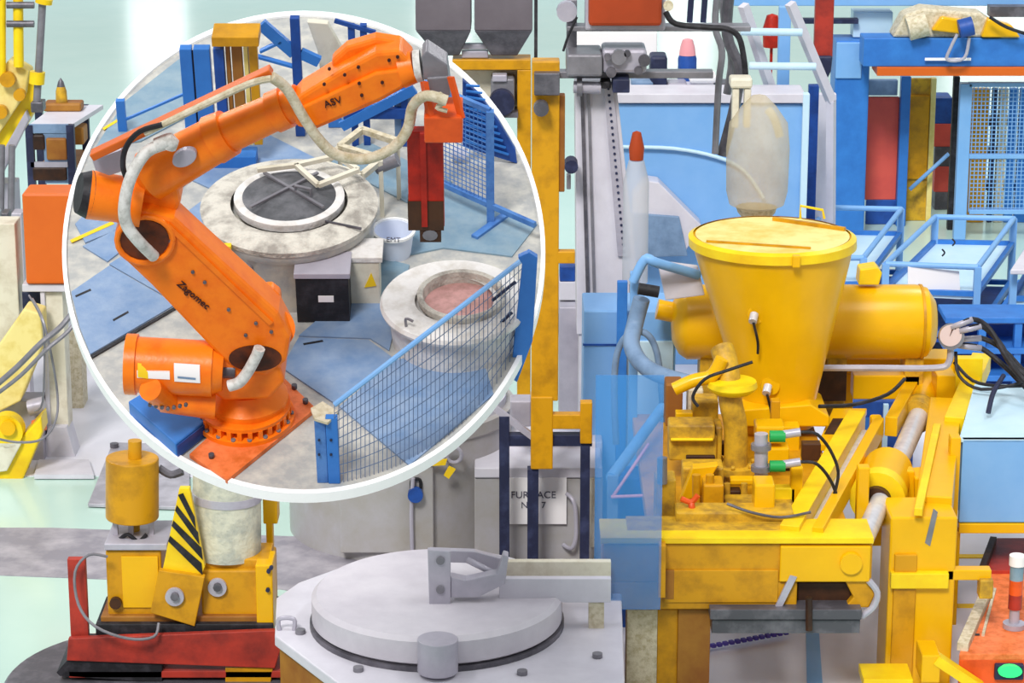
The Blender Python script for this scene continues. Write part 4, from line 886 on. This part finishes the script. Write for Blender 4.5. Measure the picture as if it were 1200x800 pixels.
# tank
Yk = Yx + 3.75
def tank(prof, m, nm, label=None):
    p0 = Q(786, 377, Yk); p1 = Q(1098, 377, Yk); mb = MB(); n = 48; Lx = p1.x-p0.x; vs = []
    for i in range(n):
        for u, r in prof:
            a = 2*math.pi*i/n; vs.append(V((p0.x + u*Lx, Yk + r*math.cos(a), p0.z + r*math.sin(a))))
    k = len(prof); mb.add(vs, [(i*k+j, ((i+1)%n)*k+j, ((i+1)%n)*k+j+1, i*k+j+1) for i in range(n) for j in range(k-1)], True)
    return mp_(nm, mb, m, label=label)
rk = 44*W.mpp(Q(940, 377, Yk))
tk = tank([(0,0),(.005,rk*.5),(.03,rk*.85),(.06,rk),(.92,rk),(.96,rk*.92),(.99,rk*.6),(1,0)], 'yellow', 'air_tank', 'horizontal round-ended yellow tank')
mb = MB(); px_ = Q(1078,377,Yk); part(tk, 'weld_band', MB().cyl(V((px_.x-.01,Yk,px_.z)), V((px_.x+.01,Yk,px_.z)), rk*1.01, n=48), 'ochre')
mp_('tank_stub', MB().pcyl((770,362,Yk),(790,366,Yk), 12), 'yellow'); mp_('tank_top_block', MB().poly([(1006,334),(1008,316),(1028,313),(1034,320),(1030,334)], Yk-.1, .2), 'byellow', .01)
for x in (820, 970, 1060): mp_('tank_saddle', MB().fbox(x,412,x+22,470, Yk-.15, .3), 'dyellow', .01)
mp_('steel_pipe', MB().ptube([(930,431,Yk-.7),(1020,431,Yk-.7),(1096,431,Yk-.7),(1112,424,Yk-.7),(1114,404,Yk-.7)], 4), 'silver')
mp_('dark_underframe', MB().fbox(955,434,992,470, Yk-.4, .1), 'dbrown', .004)
g = mp_('pressure_gauge', MB().disc(1114,393,Yk-.7,15,.06,28), 'steel'); part(g, 'dial', MB().disc(1114,393,Yk-.76,13,.006,28), 'gauge'); part(g, 'needle', MB().poly([(1113,394),(1116,385),(1117,386)], Yk-.772, .006), 'ink')
# valves etc. at left
Yv = Yx + 1.5
v_ = mp_('valve_head', MB().lathe(Q(858,452,Yv), [(0,-.05),(.14,-.05),(.18,-.02),(.19,.0),(.18,.04),(0,.05)], 32), 'byellow')
mp_('valve_pipe', MB().ptube([(846,408,Yv+.2),(852,430,Yv+.1),(856,470,Yv),(862,500,Yv),(862,545,Yv)], 14, 16), 'dyellow')
mp_('valve_flange', MB().lathe(Q(862,547,Yv), [(0,-.03),(.17,-.03),(.17,.02),(0,.02)], 28), 'dyellow')
mp_('valve_pipe', MB().ptube([(862,547,Yv),(862,612,Yv)], 12, 16), 'dyellow')
for i in range(6):
    p = Q(862,547,Yv) + V((.14*math.cos(i*math.pi/3+.3), .14*math.sin(i*math.pi/3+.3), .02)); mp_('bolt', MB().cyl(p, p+V((0,0,.03)), .014, n=8), 'dyellow')
mp_('pipe_elbow', MB().ptube([(790,456,Yv),(812,446,Yv),(834,440,Yv),(846,420,Yv)], 8, 12), 'yellow')
mp_('valve_handle', MB().ptube([(818,476,Yv-.3),(812,464,Yv-.3),(826,444,Yv-.3),(852,434,Yv-.3),(882,424,Yv-.3)], 2), 'black')
for i, (x0, y0, x1, y1, yy, m) in enumerate(((784,498,838,516,Yv-.1,'dyellow'),(784,510,840,540,Yv-.05,'dyellow'),(800,548,848,580,Yv-.5,'dyellow'),(824,568,848,618,Yv-.8,'ochre'),(768,562,792,620,Yv-1.0,'dyellow'),
        (812,470,842,498,Yv+.3,'dyellow'),(884,568,908,616,Yx+.4,'yellow'),(850,590,930,606,Yx+.8,'dyellow'),(792,600,930,622,Yx+.3,'dyellow'),(838,500,846,560,Yv,'dyellow'),(886,500,920,520,Yv,'yellow'),(890,525,925,545,Yv,'yellow'),(780,450,800,500,Yv+.4,'brown'),(806,456,824,500,Yv+.5,'tan'))):
    mp_('casting_block', MB().fbox(x0,y0,x1,y1, yy, .22), m, .015)
mp_('angled_bracket', MB().poly([(812,548),(842,545),(822,580),(796,590)], Yv-.6, .1), 'yellow', .01)
mp_('regulator', MB().pcyl((892,508,Yv-.7),(892,566,Yv-.7), 8, n=16), 'silver')
for y in (520, 545): mp_('regulator_ring', MB().pcyl((892,y,Yv-.7),(892,y+6,Yv-.7), 12, n=16), 'steel')
mp_('regulator', MB().pcyl((776,536,Yv-1.0),(776,566,Yv-1.0), 6, n=16), 'steel')
mp_('red_fitting', MB().ptube([(798,584,Yv-1.1),(810,588,Yv-1.1),(818,580,Yv-1.1)], 3.5), 'redo'); mp_('red_fitting', MB().ptube([(810,588,Yv-1.1),(812,604,Yv-1.1)], 4), 'redo')
for y in (511, 546):
    mp_('green_connector', MB().ptube([(902,y,Yv-.75),(920,y,Yv-.75)], 7, 12), 'green', label='green plug'); mp_('connector_body', MB().ptube([(918,y-2,Yv-.75),(938,y-5,Yv-.75)], 5, 12), 'silver')
    mp_('connector_cable', MB().ptube([(938,y-5,Yv-.75),(958,y-2,Yv-.75),(976,y+22,Yv-.7),(982,y+50,Yv-.7),(966,600,Yv-.7),(930,612,Yv-.7),(890,608,Yv-.7)], 2), 'black')
mp_('cable', MB().ptube([(852,590,Yx+.3),(880,600,Yx+.25),(915,606,Yx+.25),(950,600,Yx+.3)], 1.8), 'darksteel')
mp_('cable', MB().ptube([(960,476,Yx+2),(1000,474,Yx+2.2),(1040,462,Yx+2.5),(1060,444,Yx+2.8)], 2.4), 'black')
for x0, x1 in ((1004,1018),(926,940)): mp_('cable_clamp', MB().fbox(x0, 548, x1, 640, Yx+.9, .1), 'yellow', .01)
mp_('gap_shade_plate', MB().fbox(934,560,985,628, Yx+1.6, .05), 'dbrown')  # dark brown plate stands for the shade in the gap behind the beam
for x0,y0,x1,y1,yy,m in ((846,520,858,534,Yv+.2,'dbrown'),(884,548,926,566,Yv+.25,'dbrown'),(848,575,868,596,Yv-.45,'dbrown'),(908,572,932,590,Yx+.9,'byellow'),(940,520,962,540,Yx+1.9,'dbrown'),(904,470,914,500,Yv+.6,'ochre'),(792,484,812,494,Yv+.2,'yellow'),(804,534,838,541,Yv-.08,'dbrown'),(786,514,836,517,Yv-.12,'byellow'),(856,562,884,568,Yv-.4,'yellow')):
    mp_('casting_block', MB().fbox(x0,y0,x1,y1, yy, .1), m, .008)
for x in (852, 872): mp_('guide_pin', MB().pcyl((x,566,Yv-.45),(x,600,Yv-.45), 4, n=12), 'dyellow')
for x in (816, 832): mp_('guide_pin', MB().pcyl((x,556,Yv-.75),(x,606,Yv-.75), 5, n=12), 'ochre')
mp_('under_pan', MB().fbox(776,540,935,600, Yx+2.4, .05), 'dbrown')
t = th('deep_blue_cabinet', 'deep blue cabinet glimpsed between the beams and rods of the yellow machine', 'cabinet', 1040, 23.6)
wb(t, 'housing', 990, 470, 1070, 600, 23.6, .4, 'dblue', .01, ft=True); wb(t, 'light_strip', 1034, 474, 1040, 560, 23.56, .05, 'pblue', .004); wb(t, 'panel', 1000, 490, 1030, 560, 23.57, .04, 'blue', .004)
# ---- blue pieces left of the machine
t = th('blue_cabinet', 'light blue cabinet with ribbed door left of the yellow machine', 'cabinet', 722, 22.0)
wb(t, 'housing', 683, 364, 790, 660, 22.0, .6, 'lblue', .015, ft=True); wb(t, 'seam', 683, 403, 730, 405, 21.99, .02, 'dblue', .0)
for y in (470, 484, 498, 512): wb(t, 'louvre', 738, y, 755, y+3, 21.98, .03, 'bluegrey', .002)
wb(t, 'door', 730, 400, 788, 560, 21.97, .04, 'pblue', .006); wb(t, 'side_strip', 722, 330, 734, 600, 21.9, .06, 'blue', .006)
t = th('hose_swivel', 'blue-grey swivel pipe with black knob above the blue cabinet', 'pipe', 760, 21.0)
part(t, 'pipe', MB().ptube([(752,350,21),(744,380,21),(740,404,20.8),(752,426,20.6),(776,440,20.4),(812,450,20.2)], 10, 14), 'bluegrey')
part(t, 'loop_hose', MB().ptube([(722,520,21),(720,470,21),(722,420,21),(734,394,21),(756,390,21),(770,414,21),(776,470,21),(778,520,21)], 4, 10), 'bluegrey')
part(t, 'knob', MB().pcyl((748,338,20.9),(772,342,20.9), 7), 'black'); part(t, 'elbow', MB().ptube([(742,330,21),(756,304,21),(770,308,21),(818,322,21.2)], 6, 10), 'lblue')
part(t, 'lever', MB().poly([(770,306),(818,312),(826,346),(780,352)], 21.2, .05), 'white', .01)
part(t, 'stand', MB().fbox(737,320,747,600, 21.1, .08, True), 'lblue', .006)
t = th('inclined_pipe', 'pale blue inclined pipe beside the yellow valve group', 'pipe', 745, 19.6)
part(t, 'pipe', MB().ptube([(716,560,19.4),(776,478,20.6)], 7, 12), 'lblue'); part(t, 'foot', MB().bar(Q(718,556,19.4), V((Q(718,556,19.4).x,19.4,0)), .08), 'bluegrey')
part(t, 'lower_tube', MB().ptube([(716,582,19.3),(764,580,19.3),(776,578,19.3)], 2), 'pink'); part(t, 'lower_tube', MB().ptube([(718,582,19.3),(760,520,19.6)], 2), 'pink')
part(t, 'dark_base', MB().fbox(716,560,770,660,19.8,.3,True), 'dblue', .01)
t = th('glass_cylinder', 'hazy grey glass cylinder with reddish cap right of the punched strip', 'cylinder', 742, 22.9)
c = Q(744, 330, 22.9); mp = W.mpp(c)
M['haze'] = mat('hazy_plastic', '#cfd2da', .3, bump=0, alpha=.55)
part(t, 'tube', MB().lathe(c, [(0,0),(15*mp,0),(15*mp,120*mp),(9*mp,145*mp),(0,146*mp)], 24), 'haze'); part(t, 'cap', MB().lathe(c, [(0,146*mp),(8*mp,146*mp),(9*mp,160*mp),(5*mp,178*mp),(0,180*mp)], 16), 'rustbox')
part(t, 'foot_rod', MB().cyl(c, V((c.x,c.y,0)), .05, n=10), 'silver')

# ---- right foreground
Yz = 19.8
t = th('blue_bin', 'glossy blue bin with white inner sheet in a yellow frame at right', 'bin', 1165, Yz)
wb(t, 'front_panel', 1126, 515, 1240, 612, Yz, .06, 'lblue', .006)
pt_ = [W.pt(x, y, z=Q(1150,515,Yz).z) for x, y in ((1124,515),(1240,515),(1240,450),(1142,450))]
part(t, 'white_sheet', MB().prism(pt_, V((0,0,-.02))), 'pblue')
part(t, 'tub', MB().prism([p+V((0,.04 if i < 2 else 0,-.03)) for i, p in enumerate(pt_)], V((0,0,-.55))), 'lblue')
for x0,y0,x1,y1 in ((1112,513,1124,622),(1124,614,1240,625)): wb(t, 'frame_bar', x0,y0,x1,y1, Yz-.02, .12, 'yellow', .006)
for x0, x1 in ((1112,1124),(1228,1240)): wb(t, 'leg', x0, 622, x1, 700, Yz+.05, .1, 'yellow', .006, ft=True)
wb(t, 'rear_bar', 1118, 420, 1150, 512, Yz+1.9, .1, 'byellow', .006)
hb = [[(1118,384,21),(1140,374,21),(1160,386,21),(1180,420,20.8),(1200,446,20.6),(1230,470,20.5)],[(1128,388,21),(1150,382,21),(1170,400,21),(1190,430,20.8),(1225,460,20.6)],
      [(1126,398,21.1),(1150,396,21.1),(1176,410,21),(1205,440,20.8),(1230,455,20.8)],[(1124,404,21.1),(1150,408,21.1),(1178,430,21),(1200,452,20.8),(1230,480,20.6)],
      [(1118,424,21.1),(1140,446,21),(1170,452,20.9),(1200,452,20.8),(1230,452,20.8)],[(1120,412,21.1),(1124,440,21),(1150,456,20.9),(1200,448,20.8),(1230,440,20.8)]]
hl = ['topmost black hose with silver fitting from the gauge', 'second black hose arching right from the gauge', 'third black hose beside the gauge', 'fourth black hose dipping to the right edge', 'lower black hose crossing the white sheet', 'lowest looping black hose above the blue bin']
for i, pp in enumerate(hb):
    o = thing('hydraulic_hose', hl[i], 'hose', V((Q(pp[0][0],pp[0][1],pp[0][2]).x, 21, 0)), W, group='hose bundle right of the gauge')
    part(o, 'hose', MB().ptube(pp, 3.2 if i < 4 else 2), 'black')
    if i < 4: part(o, 'fitting', MB().ptube([(pp[0][0]-4,pp[0][1],pp[0][2]),(pp[1][0],pp[1][1],pp[1][2])], 3.8, sub=1), 'silver')
solo('cable_tail', 'dark strap hanging over the white sheet', 'strap', MB().ptube([(1176,440,20.6),(1164,460,20.4),(1158,484,20.3)], 3), 'navy')
t = th('red_machine', 'red-orange machine cabinet with green indicator at the lower right corner', 'machine', 1180, 18.3)
zt_ = Q(1160,766,18.2).z
top = [W.pt(x, y, z=zt_) for x, y in ((1124,766),(1240,766),(1240,632),(1166,632))]
part(t, 'body', MB().prism([p+V((0,0,-.04)) for p in top], V((0,0,-(zt_-.04)))), 'redo', .01)
part(t, 'top_plate', MB().prism(top, V((0,0,-.05))), 'orangep', .008)
part(t, 'rear_cover', MB().prism([W.pt(x, y, z=zt_+.03) for x, y in ((1156,668),(1240,668),(1240,630),(1168,630))], V((0,0,-.04))), 'dred', .004)
part(t, 'side_channel', MB().bar(W.pt(1128,758,z=zt_+.03), W.pt(1158,690,z=zt_+.03), .08, .06), 'tan'); part(t, 'dark_strip', MB().bar(W.pt(1150,672,z=zt_+.05), W.pt(1164,634,z=zt_+.05), .05, .08), 'dbrown')
part(t, 'slot', MB().flat([(1136,742),(1148,742),(1148,744),(1136,744)], zt_+.004, .01), 'black'); part(t, 'inner_rib', MB().bar(W.pt(1152,744,z=zt_+.01), W.pt(1166,690,z=zt_+.01), .02, .02), 'tan')
li = part(t, 'indicator_housing', MB().fbox(1166,779,1200,797, 18.16, .05), 'navy', .01); part(li, 'green_lamp', MB().poly(ELL(1184,787,14,7,20), 18.13, .04), 'glow')
t = thing('signal_tower', 'small signal tower lamp with white cap and coloured rings on the red cabinet', 'lamp', W.pt(1188, 735, z=zt_+.002))
c = W.pt(1188, 735, z=zt_+.002); mp = W.mpp(c)
prev = 0
for nm, h0, h1, r, m in (('base',0,6,13,'silver'),('stem',6,24,6,'silver'),('red_ring',24,42,8,'dred'),('orange_ring',42,60,8,'redo'),('green_ring',60,78,8,'matslate'),('cap',78,90,9.5,'paper')):
    part(t, nm, MB().lathe(c, [(0,h0*mp),(r*mp,h0*mp),(r*mp,h1*mp),(0,h1*mp)], 20), m)
# violet chain
p0, p1 = W.pt(826, 758, z=.05), W.pt(925, 740, z=.05)
t = thing('violet_chain', 'violet plastic chain lying on the pale floor below the yellow beam', 'chain', p0)
for i in range(14): part(t, 'link', MB().bar(p0.lerp(p1, i/14), p0.lerp(p1, (i+.75)/14), .045, .03), 'purple', .008)
p0, p1 = W.pt(700, 774, z=.05), W.pt(726, 771, z=.05)
# ================================================================ LEFT SIDE
Yn = 27.0
t = th('die_casting_press', 'yellow press with inclined bed and vertical rods at the left edge', 'press', 10, Yn)
part(t, 'inclined_beam', MB().poly([(-20,185),(36,86),(42,96),(40,130),(-20,232)], Yn, .35), 'byellow', .015)
part(t, 'inclined_rail', MB().poly([(-20,218),(30,130),(34,140),(-20,250)], Yn-.1, .15), 'silver', .01)
part(t, 'bed_block', MB().poly([(-20,110),(10,70),(34,84),(30,110),(-10,170)], Yn-.1, .3), 'pyellow', .02)
for x, y, r in ((10,92,9),(24,110,7),(2,130,8)): part(t, 'boss', MB().disc(x, y, Yn-.12, r, .08), 'ochre')
part(t, 'yellow_rod', MB().pcyl((21,-20,Yn-.15),(22,78,Yn-.15), 6), 'byellow'); part(t, 'yellow_rod', MB().pcyl((2,-20,Yn-.15),(2,90,Yn-.15), 5), 'byellow')
for y in (6, 28): part(t, 'crosshead', MB().pcyl((8,y,Yn-.2),(40,y,Yn-.2), 4), 'darksteel')
part(t, 'steel_rod', MB().pcyl((50,0,Yn-.25),(43,122,Yn-.25), 4.5), 'steel'); part(t, 'rod_nut', MB().pcyl((44,84,Yn-.25),(43,98,Yn-.25), 9), 'byellow'); part(t, 'rod_nut', MB().pcyl((52,-2,Yn-.25),(51,4,Yn-.25), 10), 'byellow')
part(t, 'rod_foot', MB().fbox(36,120,50,132, Yn-.3, .2), 'darksteel', .01)
part(t, 'support', MB().fbox(-20,215,22,420, Yn+.05, .3, True), 'silver', .01)
for x in (2, 14): part(t, 'shaft', MB().pcyl((x,170,Yn-.3),(x-2,330,Yn-.3), 4), 'steel')
t = th('work_trolley', 'dark framed trolley with white top behind the orange box', 'trolley', 68, 29.5)
Yy = 28.6
zt2 = Q(60,146,Yy).z
def slab(z, m, nm, h=.05): return part(t, nm, MB().prism([V((Q(34,146,Yy).x,Yy,z)), V((Q(84,146,Yy).x,Yy,z)), V((Q(102,110,Yy).x,Yy+1.1,z)), V((Q(44,110,Yy).x,Yy+1.1,z))], V((0,0,-h))), m, .004)
slab(zt2, 'white', 'top_tray'); slab(zt2-.5, 'brown', 'shelf'); slab(zt2-.95, 'bluegrey', 'shelf')
for x, yy in ((34,Yy),(82,Yy),(100,Yy+1.1),(46,Yy+1.1)):
    q = Q(x, 140, yy); part(t, 'leg', MB().bar(V((q.x,yy,zt2)), V((q.x,yy,0)), .08), 'navy')
part(t, 'side_panel', MB().fbox(34,146,80,156, Yy-.03, .04), 'bluegrey'); part(t, 'side_panel', MB().fbox(52,156,80,215, Yy-.02, .04), 'bluegrey'); part(t, 'drawer', MB().fbox(36,190,80,196, Yy-.04, .04), 'silver')
for x0,y0,x1,y1,m in ((38,158,52,176,'dbrown'),(54,162,78,188,'brown'),(38,196,78,212,'dbrown'),(84,150,98,170,'brown')): part(t, 'stored_part', MB().fbox(x0,y0,x1,y1, Yy-.05 if x0 < 80 else Yy+.3, .3), m, .02)
t = thing('pointed_casting', 'small pointed brown casting standing on the white trolley', 'casting', Q(72, 112, 29.3))
c = V((Q(72,113,29.4).x, 29.4, zt2+.09)); part(t, 'body', MB().lathe(c, [(0,0),(.065,0),(.06,.12),(.03,.22),(.0,.26)], 16), 'dyellow'); 
part(t, 'tip', MB().lathe(c, [(.045,.17),(.03,.225),(0,.27)], 16), 'darksteel')
solo('brown_block', 'flat brown block at the back of the white trolley', 'block', MB().box((Q(50,112,29.3).x, 29.3, zt2), (Q(94,112,29.3).x, 29.55, zt2+.09)), 'brown', .02)
Yo_ = 24.0
t = th('orange_cabinet', 'plain orange control cabinet on a white pedestal left of the platform', 'cabinet', 56, Yo_)
wb(t, 'housing', 28, 227, 98, 333, Yo_, .4, 'orangebox', .02)
wb(t, 'bracket', 26, 333, 84, 342, Yo_+.03, .35, 'white', .008); wb(t, 'recess_shade_block', 26, 342, 52, 362, Yo_+.2, .1, 'navy')  # navy block stands for the shade under the bracket
wb(t, 'pedestal', 54, 342, 78, 548, Yo_+.08, .25, 'cream', .008); wb(t, 'pedestal_edge', 52, 342, 57, 548, Yo_+.05, .25, 'white', .004)
part(t, 'base_foot', MB().poly([(48,548),(56,500),(78,500),(92,548)], Yo_+.0, .3), 'white', .006)
part(t, 'base_plate', MB().flat([(40,556),(110,556),(104,538),(46,538)], .05, .04), 'white')
Yq_ = 23.6
t = th('yellow_feeder', 'pale yellow inclined feeder with round yellow wheel at the left edge', 'feeder', 10, Yq_)
part(t, 'cream_panel', MB().fbox(-20,262,22,446, Yq_+.6, .3), 'cream', .01)
part(t, 'inclined_arm', MB().poly([(-20,430),(28,362),(48,368),(50,404),(24,470),(-20,492)], Yq_+.1, .3), 'pyellow', .015)
part(t, 'inclined_arm', MB().poly([(-20,560),(18,520),(48,488),(50,506),(20,578),(-20,600)], Yq_-.2, .3), 'byellow', .015)
part(t, 'cream_cover', MB().poly([(-20,518),(26,518),(8,552),(-20,556)], Yq_-.25, .1), 'cream', .01)
w_ = part(t, 'wheel', MB().disc(10,500,Yq_-.1,20,.15,28), 'byellow'); part(w_, 'hub', MB().disc(10,500,Yq_-.25,9,.05,18), 'yellow')
part(t, 'machinery', MB().pcyl((34,478,Yq_+.2),(52,474,Yq_+.2), 10), 'silver'); part(t, 'machinery', MB().pcyl((40,500,Yq_+.0),(52,496,Yq_+.0), 8), 'orangep')
part(t, 'foot', MB().fbox(-20,560,16,580, Yq_-.1, .3, True), 'byellow', .01); part(t, 'rear_foot', MB().fbox(0,470,50,520, Yq_+.3, .3, True), 'silver', .01)
for i, (pp, lb, r) in enumerate((([(-10,456,23.2),(20,430,23.2),(48,402,23.2),(72,382,23.3),(96,352,23.4)], 'upper thick grey hose crossing the white pedestal', 3.5),
      ([(-10,466,23.1),(24,440,23.1),(54,410,23.1),(80,388,23.2),(100,362,23.3)], 'lower thick grey hose crossing the white pedestal', 2.5),
      ([(38,350,23.7),(52,380,23.4),(66,450,23.4),(66,490,23.3),(50,514,23.2),(20,518,23.1),(-10,512,23)], 'thin grey cable looping down over the white pedestal', 1.5),
      ([(34,346,23.8),(48,372,23.5),(52,400,23.5),(50,470,23.5),(40,482,23.5)], 'thin inner grey cable below the orange cabinet', 1.2))):
    solo('grey_hose', lb, 'hose', MB().ptube(pp, r), 'steel', group='grey hoses below the orange cabinet')
t = th('grey_base_frame', 'pale steel frame base at the far left behind the orange cabinet', 'frame', 15, 25.6)
for x0, x1, m in ((-20,2,'silver'),(6,14,'darksteel'),(18,30,'silver')): wb(t, 'upright', x0, 250, x1, 440, 25.6, .2, m, .006, ft=True)
t = th('steel_sheet', 'grey steel sheet lying on the floor behind the yellow reservoir', 'sheet', 160, 23)
part(t, 'plate', MB().flat([(103,590),(132,518),(222,520),(222,594)], .04, .03), 'sheet', .004); 
for x, y in ((118,522),(216,530)): p = W.pt(x+16, y+2, z=.04); part(t, 'lifting_eye', MB().cyl(p, p+V((0,0,.04)), .04, n=10), 'darksteel')
t = th('tan_block', 'small tan machine foot beside the left rim of the platform', 'block', 88, 25); wb(t, 'block', 80, 388, 95, 442, 25.5, .3, 'tan', .01, ft=True)
